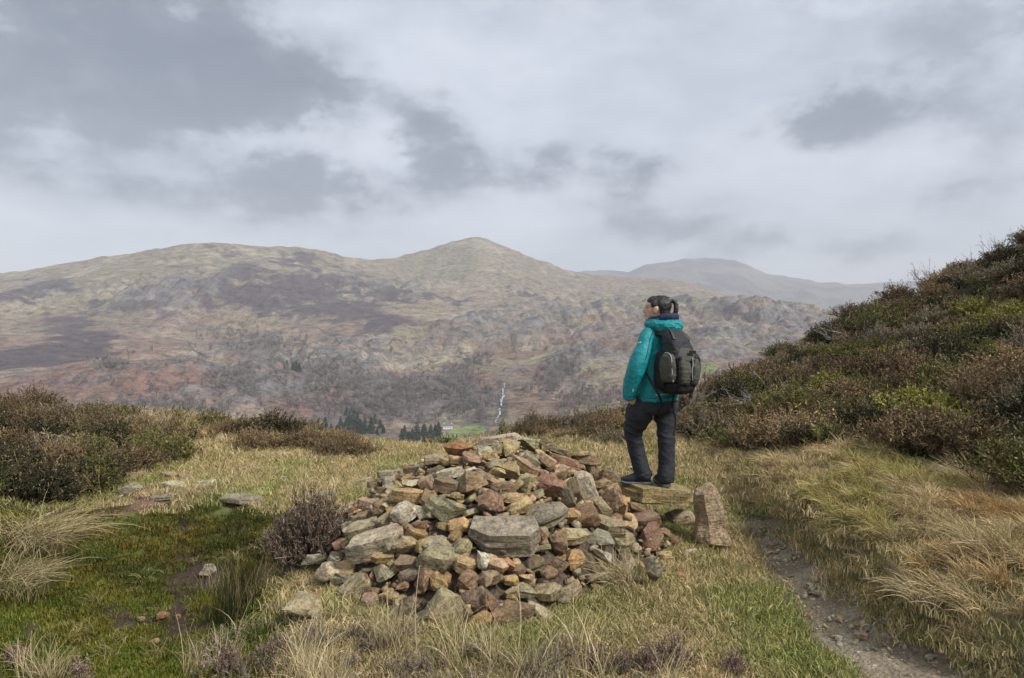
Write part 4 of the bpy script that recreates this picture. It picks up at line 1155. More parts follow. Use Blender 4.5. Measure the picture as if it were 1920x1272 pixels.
for s in (1, -1):
    blob(bm, H(.058, s * .042, -.030), (f * .030, l * .020, Uv * .026), 12)   # cheek
    blob(bm, H(.020, s * .073, -.026), (f * .019, l * .012, Uv * .032), 14)   # ear
    blob(bm, H(.011, s * .080, -.016), (f * .016, l * .008, Uv * .022), 12)
tube(bm, [H(-.020, 0, -.05), H(-.030, 0, -.11), W(1240, 618), W(1236, 640)], [.056, .054, .060, .085], 18)
for rows in ([(1233, 632, 0, .12), (1229, 660, 0, .13), (1228, 700, 0, .12), (1228, 740, 0, .13), (1226, 762, 0, .125)],):
    tube(bm, [W(u, v, d) for u, v, d, r_ in rows], [r_ for *_, r_ in rows], 20)
LARM = [(1216, 627, -.09), (1208, 652, -.13), (1196, 684, -.17), (1186, 716, -.16), (1180, 738, -.135), (1180, 748, -.125)]
tube(bm, [W(*p) for p in LARM], [.05, .046, .042, .036, .027, .025], 14)
RARM = [(1254, 627, .10), (1266, 655, .15), (1270, 690, .20), (1256, 716, .26), (1238, 734, .28), (1228, 742, .28)]
tube(bm, [W(*p) for p in RARM], [.05, .046, .042, .036, .027, .025], 14)
LLEG = [(1211, 752, -.04), (1198, 782, -.01), (1190, 815, .03), (1199, 850, .03), (1207, 885, .02), (1210, 900, .02)]
RLEG = [(1243, 752, .05), (1247, 785, .03), (1247, 815, .0), (1248, 850, -.02), (1247, 885, -.04), (1246, 902, -.05)]
for LG in (LLEG, RLEG):
    tube(bm, [W(*p) for p in LG], [.085, .078, .055, .05, .04, .04], 14)
# hands: a palm, four curled fingers of their own and a thumb from the side
def hand(wrist, down, out, side, scale=1.0):
    d, o_, s = Vector(down).normalized(), Vector(out).normalized(), Vector(side).normalized()
    p = Vector(wrist)
    q = lambda a, b_, c: p + (d * a + o_ * b_ + s * c) * scale
    blob(bm, q(.045, 0, 0), (d * .048 * scale, o_ * .016 * scale, s * .038 * scale), 16)
    for k, (off, ln) in enumerate(((-.028, .060), (-.010, .068), (.009, .064), (.027, .050))):
        a0 = .082 - abs(off) * .25
        tube(bm, [q(a0 - .03, 0, off * .9), q(a0, .002, off), q(a0 + ln * .42, .012, off), q(a0 + ln * .55, .032, off), q(a0 + ln * .34, .046, off)], [.009, .0088, .0082, .0076, .006], 8)
    tube(bm, [q(.018, .006, -.030), q(.042, .016, -.044), q(.066, .026, -.043), q(.086, .034, -.034)], [.011, .0105, .009, .007], 8)
hand(W(1180, 739, -.125), (.22, .18, -1), (.55, .80, 0), (-.8, .55, 0), .82)
hand(W(1230, 741, .28), (-.3, -.1, -1), (.6, -.8, 0), (.8, .55, 0))
kid('body', remeshed('body', bm, .0042, SKIN, 3, fac=.45))

# eyes, brows and mouth
for s in (1, -1):
    bm = bmesh.new(); blob(bm, H(.086, s * .034, -.006), (f * .007, l * .010, Uv * .0042), 12)
    me = bpy.data.meshes.new('eye'); bm.to_mesh(me); bm.free()
    me.materials.append(BLACK); me.polygons.foreach_set('use_smooth', np.ones(len(me.polygons), bool)); kid('eye', me)
    bm = bmesh.new(); tube(bm, [H(.101, s * .016, .013), H(.094, s * .034, .018), H(.078, s * .050, .014)], [.002, .0028, .0015], 8)
    me = bpy.data.meshes.new('eyebrow'); bm.to_mesh(me); bm.free(); me.materials.append(HAIR); kid('eyebrow', me)
bm = bmesh.new(); tube(bm, [H(.103, -.020, -.0715), H(.1125, 0, -.0700), H(.103, .020, -.0715)], [.003, .0045, .003], 8)
MOUTH = cloth('lips', (.36, .14, .12), .5)
me = bpy.data.meshes.new('mouth'); bm.to_mesh(me); bm.free(); me.materials.append(MOUTH); kid('mouth', me)

# hair pulled back into a high ponytail
bm = bmesh.new()
blob(bm, H(-.034, 0, .018), (f * .092, l * .083, Uv * .090), 28)
blob(bm, H(-.050, 0, -.040), (f * .062, l * .070, Uv * .070), 22)
blob(bm, H(.024, 0, .052), (f * .066, l * .066, Uv * .052), 20)
for s in (1, -1):
    blob(bm, H(.020, s * .055, .026), (f * .042, l * .026, Uv * .036), 16)
blob(bm, H(-.094, 0, .056), (f * .020, l * .020, Uv * .020), 14)
tube(bm, [H(-.090, 0, .056), H(-.124, 0, .060), H(-.152, .004, .044), H(-.162, .008, .000), H(-.156, .010, -.046), H(-.136, .010, -.088)], [.014, .015, .019, .020, .019, .010], 14)
def strands(co, no):
    q = (fbm(co[:, 0] * 40, co[:, 1] * 160, co[:, 2] * 60, octaves=3, seed=61) - .5)
    return co + no * (q * .010)[:, None]
kid('hair', remeshed('hair', bm, .005, HAIR, 2, strands))
rs = np.random.default_rng(12)
bm = bmesh.new()
for k in range(26):
    a0, b0 = rs.uniform(-.07, .03), rs.uniform(-.05, .07)
    p0 = H(a0, b0, .098 - 2.6 * a0 * a0 - 5 * b0 * b0)
    tube(bm, [p0, p0 - f * .022 + Uv * rs.uniform(.003, .012), p0 - f * .05 + Uv * rs.uniform(-.004, .012) + l * rs.uniform(-.01, .01)], [.0012, .0010, .0006], 4)
for k in range(22):
    p0 = H(-.150 + rs.uniform(-.01, .01), rs.uniform(-.012, .02), rs.uniform(-.03, .03))
    tube(bm, [p0, p0 - f * rs.uniform(.0, .02) - Uv * .04, p0 + f * rs.uniform(-.02, .03) - Uv * rs.uniform(.07, .10)], [.0016, .0014, .0008], 4)
me = bpy.data.meshes.new('loose_hair'); bm.to_mesh(me); bm.free(); me.materials.append(HAIR); kid('loose_hair', me)
bm = bmesh.new(); blob(bm, H(-.100, 0, .056), (f * .008, l * .022, Uv * .022), 14)
me = bpy.data.meshes.new('hair_tie'); bm.to_mesh(me); bm.free(); me.materials.append(BLACK); kid('hair_tie', me)

# ---- jacket
def wrinkles(amp, seed, sx=9, sz=26, fold=None):
    def fn(co, no):
        o = co - np.array(HOFF)
        n1 = fbm(o[:, 0] * sx + o[:, 2] * 6, o[:, 1] * sx, o[:, 2] * sz, octaves=3, seed=seed, ridged=True) - .45
        n2 = fbm(o[:, 0] * 22 - o[:, 2] * 14, o[:, 1] * 22, o[:, 2] * 18, octaves=3, seed=seed + 5, ridged=True) - .45
        a = amp if fold is None else amp * fold(co)
        return co + no * (a * (n1 + .5 * n2))[:, None]
    return fn
def creases(amp, seed, fold=None, zs=1.0):
    # soft diagonal drag lines, broken up so that they never ring the limb
    def fn(co, no):
        o = co - np.array(HOFF)
        wx = (fbm(o[:, 0] * 5, o[:, 1] * 5, o[:, 2] * 5, octaves=2, seed=seed + 3) - .5) * 2.2
        a_ = o[:, 2] * 7 * zs + o[:, 0] * 5 + wx
        b_ = o[:, 2] * 9 * zs - o[:, 0] * 7 + o[:, 1] * 4 - wx
        n1 = 1 - np.abs(2 * vnoise(a_, o[:, 0] * 3.1, o[:, 1] * 3.1, seed) - 1)
        n2 = 1 - np.abs(2 * vnoise(b_ + 9, o[:, 1] * 3.7, o[:, 0] * 2.1, seed + 1) - 1)
        w_ = fbm(o[:, 0] * 4, o[:, 1] * 4, o[:, 2] * 4, octaves=2, seed=seed + 7)
        k = amp if fold is None else amp * fold(co)
        return co + no * (k * ((n1 ** 3 - .25) * w_ * 1.8 + (n2 ** 3 - .25) * (1 - w_) * 1.8))[:, None]
    return fn
bm = bmesh.new()
T = [(1240, 604, .075, .080), (1239, 611, .105, .095), (1236, 617, .135, .105), (1233, 624, .152, .112), (1230, 642, .164, .118), (1228, 668, .170, .122), (1228, 698, .172, .128), (1229.5, 722, .190, .142), (1230, 742, .205, .155), (1230.5, 751, .205, .157)]
loft(bm, [(W(u, v), Rv * a_, Fv * b_, 2.5) for u, v, a_, b_ in densify(T, 4)], 40)
LS = [(1219, 621, -.08, .055), (1213, 633, -.105, .060), (1208, 652, -.13, .065), (1196.5, 682, -.175, .072), (1186, 714, -.165, .067), (1180, 738, -.14, .059), (1179.5, 748, -.13, .054)]
tube(bm, [W(u, v, d) for u, v, d, _ in LS], [q[3] for q in LS], 22)
RS = [(1250, 622, .09, .075), (1260, 634, .115, .084), (1267, 655, .15, .084), (1270, 690, .20, .084), (1257, 716, .26, .076), (1240, 735, .28, .06)]
tube(bm, [W(u, v, d) for u, v, d, _ in RS], [q[3] for q in RS], 22)
jk = remeshed('jacket', bm, .0075, TEAL, 3, creases(.009, 71))
jacket = kid('jacket', jk)
# hood bunched behind the neck, with its navy lining showing as a rim
def ring_tube(bm, c, ra, rf, rb, tr_front, tr_back, zf, zb, n=36, m=14, flat=1.0):
    rows = []
    for k in range(n):
        t = 2 * math.pi * k / n
        bk = .5 - .5 * math.sin(t)                       # 1 at the back
        p = Vector(c) + Rv * math.cos(t) * ra + Fv * math.sin(t) * (rf if math.sin(t) > 0 else rb) + Uv * (zf * (1 - bk) + zb * bk)
        rows.append((p, tr_front * (1 - bk) + tr_back * bk))
    loops = []
    for k in range(n):
        d = (rows[(k + 1) % n][0] - rows[k - 1][0]).normalized()
        s = d.cross(Uv).normalized(); up_ = s.cross(d)
        loops.append([bm.verts.new(rows[k][0] + (s * math.cos(a_) * flat + up_ * math.sin(a_)) * rows[k][1]) for a_ in np.linspace(0, 2 * math.pi, m, endpoint=False)])
    for k in range(n):
        A, B_ = loops[k], loops[(k + 1) % n]
        for j in range(m):
            bm.faces.new((A[j], A[(j + 1) % m], B_[(j + 1) % m], B_[j]))
hc = W(1240, 608)
bm = bmesh.new()
ring_tube(bm, hc, .112, .110, .140, .030, .066, .000, -.026)
ring_tube(bm, hc + Uv * .02, .095, .10, .105, .024, .045, .004, .012)
kid('hood', remeshed('hood', bm, .006, TEAL, 3, wrinkles(.014, 91, 14, 30)), jacket)
bm = bmesh.new()
ring_tube(bm, hc + Uv * .044, .098, .118, .138, .016, .036, -.020, .014)
kid('hood_lining', remeshed('hood_lining', bm, .005, NAVY, 2, wrinkles(.008, 95, 20, 30)), jacket)
# hem drawcord channel: reflective stripe, sleeve mark
def on_surface_strip(pts, width, off=.004):
    """a thin band of cloth through points, facing away from the trunk axis"""
    bm = bmesh.new(); prev = None
    for p in pts:
        p = Vector(p)
        a_ = bm.verts.new(p + Uv * width / 2); b_ = bm.verts.new(p - Uv * width / 2)
        if prev: bm.faces.new((prev[0], a_, b_, prev[1]))
        prev = (a_, b_)
    me = bpy.data.meshes.new('strip')
    bm.to_mesh(me); bm.free()
    return me
def surf(me, u, v, lift=.006):
    """point on a mesh met by the sight line, lifted towards the eye"""
    from mathutils.bvhtree import BVHTree
    key = me.name
    if key not in _bvh:
        _bvh[key] = BVHTree.FromPolygons([v_.co + HOFF for v_ in me.vertices], [p.vertices for p in me.polygons])
    o = Vector((0, 0, EYE)); d = (W(u, v) - o).normalized()
    h = _bvh[key].ray_cast(o, d)
    return (h[0] - d * lift) if h[0] is not None else None
_bvh = {}
def cord_on(name, me_on, uv, radius, mat, parent, lift=.004, flat=1.0):
    pts = [q for q in (surf(me_on, u, v, lift) for u, v in uv) if q is not None]
    if len(pts) < 2: return None
    bm = bmesh.new(); tube(bm, pts, [radius] * len(pts), 8, flat)
    m_ = bpy.data.meshes.new(name); bm.to_mesh(m_); bm.free(); m_.materials.append(mat)
    m_.polygons.foreach_set('use_smooth', np.ones(len(m_.polygons), bool))
    return kid(name, m_, parent)
cord_on('reflective_stripe', jk, [(1229, 741), (1238, 740.5), (1248, 739), (1258, 738), (1264, 737)], .0055, PALE, jacket, .002)
cord_on('sleeve_mark', jk, [(1197, 644), (1200, 643), (1202, 642.5)], .009, PALE, jacket, .0)

SEAM = cloth('seam_thread', (.003, .10, .115), .7)
cord_on('seam', jk, [(1224, 622), (1220, 632), (1217, 645), (1214, 660), (1210, 675)], .004, SEAM, jacket, .001)
cord_on('seam', jk, [(1172, 742), (1180, 744), (1189, 742)], .004, SEAM, jacket, .001)
cord_on('seam', jk, [(1189, 741), (1200, 744), (1215, 746.5), (1230, 747.5), (1250, 746), (1268, 743)], .0035, SEAM, jacket, .001)
cord_on('zip_pull', jk, [(1187, 730), (1186, 736)], .004, PALE, jacket, .002)

# ---- trousers
bm = bmesh.new()
loft(bm, [(W(u, v, d), Rv * a_, Fv * b_, 2.4) for u, v, d, a_, b_ in densify([(1229, 738, 0, .185, .14), (1227, 752, 0, .195, .15), (1226, 765, 0, .19, .15), (1226, 774, 0, .165, .135)], 3)], 36)
LT = [(1210, 752, -.035, .115), (1201, 768, -.02, .122), (1195, 788, 0, .110), (1187.5, 810, .03, .082), (1190.5, 832, .03, .074), (1196, 854, .028, .073), (1202, 876, .02, .074), (1206, 890, .02, .074), (1208.5, 896, .02, .074)]
tube(bm, [W(*q[:3]) for q in LT], [q[3] for q in LT], 24)
RT = [(1244, 752, .05, .115), (1247, 770, .04, .110), (1248.5, 790, .02, .094), (1249, 812, 0, .080), (1249.5, 840, -.02, .073), (1249.5, 868, -.03, .074), (1248, 890, -.045, .070), (1247, 903, -.05, .068)]
tube(bm, [W(*q[:3]) for q in RT], [q[3] for q in RT], 24)
def pleat(co):
    z = co[:, 2]
    v = CV - (z - EYE) / HY * F
    return .6 + 1.1 * np.exp(-((v - 890) / 16) ** 2) + .9 * np.exp(-((v - 806) / 20) ** 2) + .5 * np.exp(-((v - 770) / 14) ** 2)
pt = remeshed('trousers', bm, .007, PANTS, 3, creases(.0075, 81, pleat, 1.7))
trousers = kid('trousers', pt)

# ---- shoes
def shoe(heel, direction, name='shoe'):
    d = Vector(direction).normalized(); s = Vector((-d.y, d.x, 0)); p = Vector(heel)
    up_ = bmesh.new()
    prof = [(-.005, .034, .035, .070), (.03, .037, .050, .085), (.08, .037, .055, .085), (.12, .040, .050, .070), (.17, .047, .042, .050), (.22, .047, .032, .036), (.262, .034, .022, .026)]
    loft(up_, [(p + d * a_ + Uv * (.018 + h * .5), s * w_, Uv * h * .5 + Uv * .006, 2.6) for a_, w_, _, h in densify([(q_[0], q_[1], 0, q_[3] * 1.22) for q_ in prof], 4)], 20)
    m1 = remeshed(name, up_, .005, SHOE, 2)
    o = kid(name, m1)
    so = bmesh.new()
    loft(so, [(p + d * a_ + Uv * (.013 + max(0, a_ - .2) * .18), s * (w_ + .005), Uv * .0135, 4) for a_, w_, _, h in densify([(-.014, .030, 0, 0), (.0, .037, 0, 0), (.06, .038, 0, 0), (.12, .041, 0, 0), (.18, .050, 0, 0), (.23, .049, 0, 0), (.268, .036, 0, 0), (.276, .020, 0, 0)], 3)], 20)
    m2 = bpy.data.meshes.new('sole'); so.to_mesh(m2); so.free(); m2.materials.append(SOLE); m2.polygons.foreach_set('use_smooth', np.ones(len(m2.polygons), bool)); m2.set_sharp_from_angle(angle=RAD(50))
    kid('sole', m2, o)
    for k in range(5):
        a_ = .115 + k * .018; h = .018 + .066 - k * .009
        lb = bmesh.new(); tube(lb, [p + d * a_ + s * .034 + Uv * (h - .012), p + d * (a_ + .005) + Uv * (h + .010), p + d * a_ - s * .034 + Uv * (h - .012)], [.003, .003, .003], 6)
        m3 = bpy.data.meshes.new('lace'); lb.to_mesh(m3); lb.free(); m3.materials.append(PALE if k % 2 else SOLE); kid('lace', m3, o)
    return o
shoe(Vector((1.225, 6.05, .362)), (-1, .16, 0))
shoe(Vector((1.352, 5.965, .358)), (-.10, 1, 0))

# ================================================================== rucksack
Bv = -Fv
tc = W(1229, 680)                                           # trunk axis at mid back
PO = tc + Bv * .150                                         # middle of the back panel
pack = empty('backpack', tuple(PO), 'olive and black rucksack with side pockets worn on the hiker\'s back', 'backpack')
def Q(r_, o_, z_): return PO + Rv * r_ + Bv * o_ + Uv * z_
_keep = HOFF
def pkid(name, me, parent=None):
    me.transform(Matrix.Translation(-PO))
    return link(name, me, parent or pack)
def finish(name, bm, mat, parent=None, rem=None, smooth=2, fn=None):
    if rem:
        return pkid(name, remeshed(name, bm, rem, mat, smooth, fn), parent)
    bmesh.ops.recalc_face_normals(bm, faces=bm.faces)
    me = bpy.data.meshes.new(name); bm.to_mesh(me); bm.free(); me.materials.append(mat)
    me.polygons.foreach_set('use_smooth', np.ones(len(me.polygons), bool)); me.set_sharp_from_angle(angle=RAD(55))
    return pkid(name, me, parent)
def box_loft(bm, rows, e=4.0, n=32):
    """rows of (across centre, out centre, z, half across, half out)"""
    loft(bm, [(Q(a_, b_, z), Rv * hw, Bv * hd, e) for a_, b_, z, hw, hd in densify(rows, 4)], n)
sag = wrinkles(.012, 131, 10, 20)
bm = bmesh.new(); box_loft(bm, [(0, .11, -.17, .115, .085), (0, .115, -.12, .128, .105), (0, .115, 0, .130, .110), (0, .105, .12, .124, .100), (0, .090, .20, .110, .080)])
finish('main_bag', bm, DGREY, rem=.008, fn=sag)
bm = bmesh.new(); box_loft(bm, [(0, .11, -.262, .080, .060), (0, .112, -.245, .118, .095), (0, .115, -.20, .134, .110), (0, .115, -.165, .134, .112)])
finish('base_panel', bm, BLACK, rem=.008, fn=wrinkles(.008, 133))
bm = bmesh.new(); box_loft(bm, [(0, .095, .130, .118, .098), (0, .085, .19, .116, .092), (0, .060, .245, .100, .074), (0, .035, .285, .070, .045)], 3.2)
lid = finish('lid', bm, cloth('dark_lid', (.022, .023, .028), .7), rem=.008, fn=wrinkles(.012, 137, 12, 18))
bm = bmesh.new()                                            # the flap that closes over the front
rows = [(.235, .128, .070), (.205, .158, .088), (.16, .192, .106), (.10, .226, .116), (.040, .244, .116)]
rings = [(z, o_, w_) for z, o_, w_ in densify(rows, 4)]
prev = None
vs = []
for z, o_, w_ in rings:
    row = []
    for t in np.linspace(-1, 1, 15):
        row.append(bm.verts.new(Q(t * w_, o_ - .06 * abs(t) ** 4, z - .018 * (1 - t * t))))
    vs.append(row)
fcs = []
for A, B_ in zip(vs[:-1], vs[1:]):
    for k in range(14): fcs.append(bm.faces.new((A[k], A[k + 1], B_[k + 1], B_[k])))
bmesh.ops.recalc_face_normals(bm, faces=bm.faces)
bmesh.ops.solidify(bm, geom=bm.faces[:], thickness=.012)
flap = finish('flap', bm, OLIVE)
bm = bmesh.new(); bmesh.ops.create_cube(bm, size=1.0, matrix=Matrix.Translation(Q(.030, .248, .098)) @ Matrix((Rv, Bv, Uv)).transposed().to_4x4() @ Matrix.Diagonal((.075, .008, .026, 1)))
finish('badge', bm, BLACK, flap)
bm = bmesh.new(); tube(bm, [Q(t * .116, .252 - .06 * abs(t) ** 4, .042 - .018 * (1 - t * t)) for t in np.linspace(-1, 1, 9)], [.009] * 9, 8, .6)
finish('flap_edge', bm, DGREY, flap)
for s in (-1, 1):                                           # side pockets, each with a piped zip
    bm = bmesh.new(); box_loft(bm, [(s * .140, .135, -.155, .026, .056), (s * .150, .138, -.12, .036, .074), (s * .152, .138, -.02, .038, .078), (s * .148, .134, .05, .034, .072), (s * .138, .126, .085, .022, .046)], 3.0)
    sp_ = finish('side_pocket', bm, OLIVE if s < 0 else DGREY, rem=.007, fn=wrinkles(.010, 140 + s, 12, 20))
    bm = bmesh.new(); tube(bm, [Q(s * .158, .204, -.15), Q(s * .172, .206, -.06), Q(s * .174, .204, .02), Q(s * .170, .192, .062), Q(s * .156, .150, .090), Q(s * .148, .10, .092)], [.0032] * 6, 8)
    finish('piping', bm, PALE if s < 0 else DGREY, sp_)
    bm = bmesh.new(); box_loft(bm, [(s * .135, .04, -.22, .030, .050), (s * .140, .045, -.14, .036, .060), (s * .140, .04, 0, .030, .055), (s * .125, .035, .10, .02, .04)], 3.0)
    finish('mesh_pocket', bm, BLACK, rem=.008)
bm = bmesh.new(); box_loft(bm, [(-.050, .222, -.180, .045, .020), (-.052, .230, -.13, .056, .034), (-.054, .232, -.03, .058, .036), (-.052, .222, .040, .052, .022)], 3.2)
fp = finish('front_pocket', bm, OLIVE, rem=.007, fn=wrinkles(.012, 151, 8, 30))
bm = bmesh.new(); box_loft(bm, [(.070, .220, -.180, .036, .018), (.072, .228, -.13, .048, .032), (.072, .230, -.03, .050, .034), (.070, .220, .040, .044, .020)], 3.2)
fp2 = finish('front_pocket', bm, OLIVE, rem=.007, fn=wrinkles(.012, 155, 8, 30))
for k in range(4):                                          # cord laced between the front pockets
    z0 = .04 - k * .052
    bm = bmesh.new(); tube(bm, [Q(-.004, .262, z0), Q(.030, .268, z0 - .026), Q(-.002, .262, z0 - .050)], [.0036] * 3, 6)
    finish('bungee_cord', bm, BLACK, fp)
bm = bmesh.new(); tube(bm, [Q(.004, .268, .055), Q(.010, .270, .0), Q(.002, .268, -.06), Q(.012, .264, -.14)], [.003] * 4, 6)
finish('piping', bm, PALE, fp)
def ribbon(name, pts, w_, mat=BLACK, th=.004, ref=None, parent=None):
    bm = bmesh.new()
    tube(bm, pts, [w_ / 2] * len(pts), 8, th / w_ * 2, 3.0, ref or Bv)
    return finish(name, bm, mat, parent)
ribbon('compression_strap', [Q(-.108, .215, .06), Q(-.112, .232, .03), Q(-.112, .236, -.06), Q(-.106, .228, -.16), Q(-.098, .20, -.215)], .026)
ribbon('compression_strap', [Q(.118, .205, .06), Q(.124, .222, .02), Q(.124, .226, -.08), Q(.116, .205, -.17)], .022)
for s in (-1, 1):                                           # padded shoulder straps over the jacket
    bm = bmesh.new(); tube(bm, [Q(s * .075, .04, .245), Q(s * .085, -.02, .262), Q(s * .100, -.10, .262), Q(s * .105, -.175, .240), Q(s * .075, -.240, .17), Q(s * .070, -.262, .07), Q(s * .085, -.255, -.02)], [.033, .034, .034, .034, .033, .031, .024], 14, .32, 3.0, Uv.cross(Rv))
    st_ = finish('shoulder_strap', bm, BLACK)
    bm = bmesh.new(); tube(bm, [Q(s * .045, .055, .290), Q(s * .070, .112, .258), Q(s * .092, .160, .205)], [.018, .018, .016], 10, .3, 3.0, Bv)
    finish('lid_strap', bm, OLIVE)
# webbing from under the arm to the foot of the bag, and the loose ends
def wb(name, uv, w_, dy):
    return ribbon(name, [W(u, v, d) for (u, v), d in zip(uv, dy)], w_, ref=Vector((0, 1, 0)))
wb('webbing', [(1206, 682), (1211, 697), (1219, 713), (1227, 727), (1234, 738), (1239, 750)], .022, [-.12, -.185, -.235, -.27, -.275, -.235])
wb('webbing', [(1239, 750), (1241, 760), (1237, 768), (1235, 778)], .014, [-.235, -.215, -.20, -.19])
wb('webbing', [(1264, 735), (1263, 745), (1260, 756), (1262, 768), (1266, 784), (1266, 800), (1262, 818)], .014, [-.30, -.255, -.20, -.17, -.15, -.15, -.16])
wb('webbing', [(1300, 692), (1299, 705), (1297, 725), (1295, 747)], .030, [-.12, -.14, -.15, -.155])
for q in (Q(-.110, .238, .045), Q(.122, .226, .035), W(1300, 690, -.12)):
    bm = bmesh.new(); bmesh.ops.create_cube(bm, size=1.0, matrix=Matrix.Translation(q) @ Matrix((Rv, Bv, Uv)).transposed().to_4x4() @ Matrix.Diagonal((.036, .012, .03, 1)))
    bmesh.ops.bevel(bm, geom=bm.edges[:], offset=.004, segments=2, affect='EDGES')
    finish('buckle', bm, BLACK)
# ================================================================== plants
def leaf_material(name, rough=.75, vary=.35, gain=1.0, spec=.12):
    """colour per blade from the mesh, shifted a little per plant"""
    m, n, b = mat_new(name)
    c = attr(n).outputs['Color']
    rnd = n.new('ShaderNodeObjectInfo').outputs['Random']
    tint = n.new('ShaderNodeAttribute', attribute_type='INSTANCER', attribute_name='tint').outputs['Color']
    k = n.math('MULTIPLY', n.math('ADD', 1 - vary / 2, n.math('MULTIPLY', rnd, vary)), gain)
    c2 = n.mix(1.0, c, k, 'MULTIPLY')
    has = n.new('ShaderNodeAttribute', attribute_type='INSTANCER', attribute_name='tint').outputs['Alpha']
    sepc = n.vmath('DOT_PRODUCT', tint, (1, 1, 1))
    on = n.math('GREATER_THAN', sepc, 0.001)
    c3 = n.mix(on, c2, n.mix(1.0, c2, tint, 'MULTIPLY'))
    n.put(b.inputs['Base Color'], c3)
    b.inputs['Roughness'].default_value = rough
    b.inputs['Specular IOR Level'].default_value = spec
    return m
BLADE = leaf_material('grass_blade')
TWIG = leaf_material('heather_twig', .85, .5, gain=.98)

class Bag:
    """collects ribbons (blades, twigs, sprigs) into arrays"""
    def __init__(self): self.v, self.f, self.c, self.n = [], [], [], 0
    def ribbons(self, P, Wd, C):
        """P: (n, k, 3) spines, Wd: (n, k) widths, C: (n, k, 3) colours"""
        n, k, _ = P.shape
        T = np.gradient(P, axis=1)
        side = np.cross(T, rng.normal(size=(n, 1, 3)))
        side /= np.linalg.norm(side, axis=2, keepdims=True) + 1e-9
        A = P + side * Wd[..., None] / 2; B_ = P - side * Wd[..., None] / 2
        vv = np.stack([A, B_], 2).reshape(-1, 3)
        cc = np.repeat(C[:, :, None, :], 2, 2).reshape(-1, 3)
        base_ = self.n + (np.arange(n) * 2 * k)[:, None] + (np.arange(k - 1) * 2)[None, :]
        q = np.stack([base_, base_ + 1, base_ + 3, base_ + 2], -1).reshape(-1, 4)
        self.v.append(vv); self.c.append(cc); self.f.append(q); self.n += len(vv)
    def mesh(self, name, mat):
        return new_mesh(name, np.concatenate(self.v), np.concatenate(self.f), mat, False, np.concatenate(self.c))

def blades(bag, n, spread, h0, h1, width, cols, tip=None, lean=(.2, .7), bias=(0, 0), k=5, curl=1.0, base_pts=None, rr=rng):
    """arching grass blades growing from a patch"""
    if base_pts is None:
        a = rr.uniform(0, 2 * np.pi, n); q = np.sqrt(rr.uniform(0, 1, n)) * spread
        bp = np.stack([np.cos(a) * q, np.sin(a) * q, -.01 + 0 * a], -1)
    else:
        bp = base_pts
    L_ = rr.uniform(h0, h1, n)
    az_ = rr.uniform(0, 2 * np.pi, n)
    dirh = np.stack([np.cos(az_), np.sin(az_)], -1) + np.array(bias)[None]
    ln = rr.uniform(lean[0], lean[1], n)
    t = np.linspace(0, 1, k)
    # angle from the vertical grows along the blade
    ang = ln[:, None] * (.25 + curl * 1.5 * t[None, :])
    ds = L_[:, None] / (k - 1)
    hz = np.cumsum(np.sin(ang) * ds, 1); vz = np.cumsum(np.cos(ang) * ds, 1)
    hz = np.concatenate([np.zeros((n, 1)), hz[:, :-1]], 1); vz = np.concatenate([np.zeros((n, 1)), vz[:, :-1]], 1)
    P = bp[:, None, :] + np.stack([dirh[:, None, 0] * hz, dirh[:, None, 1] * hz, vz], -1)
    Wd = width * (1.0 - t[None, :] ** 2 * .85) * rr.uniform(.7, 1.3, (n, 1))
    cols = np.array(cols)
    c0 = cols[rr.integers(0, len(cols), n)] * rr.uniform(.8, 1.2, (n, 1))
    ct = c0 if tip is None else np.array(tip)[rr.integers(0, len(tip), n)] * rr.uniform(.8, 1.2, (n, 1))
    C_ = c0[:, None, :] * (1 - t[None, :, None]) + ct[:, None, :] * t[None, :, None]
    bag.ribbons(P, Wd, C_)

STRAW = [(.53, .43, .25), (.46, .365, .205), (.58, .49, .32), (.38, .29, .145), (.33, .28, .13)]
TAWNY = [(.39, .285, .145), (.46, .36, .20), (.33, .23, .105), (.50, .42, .27), (.27, .22, .10)]
GREEN = [(.20, .195, .080), (.24, .22, .10), (.16, .165, .062), (.28, .24, .12)]
MOSSY = [(.115, .145, .028), (.15, .165, .036), (.085, .10, .022), (.18, .165, .055)]
def templates(name, build, count, mat=BLADE):
    c = bpy.data.collections.new(name)
    for k in range(count):
        bag = Bag(); build(bag, k)
        o = bpy.data.objects.new('%s_%02d' % (name, k), bag.mesh(name, mat))
        c.objects.link(o)
    return c

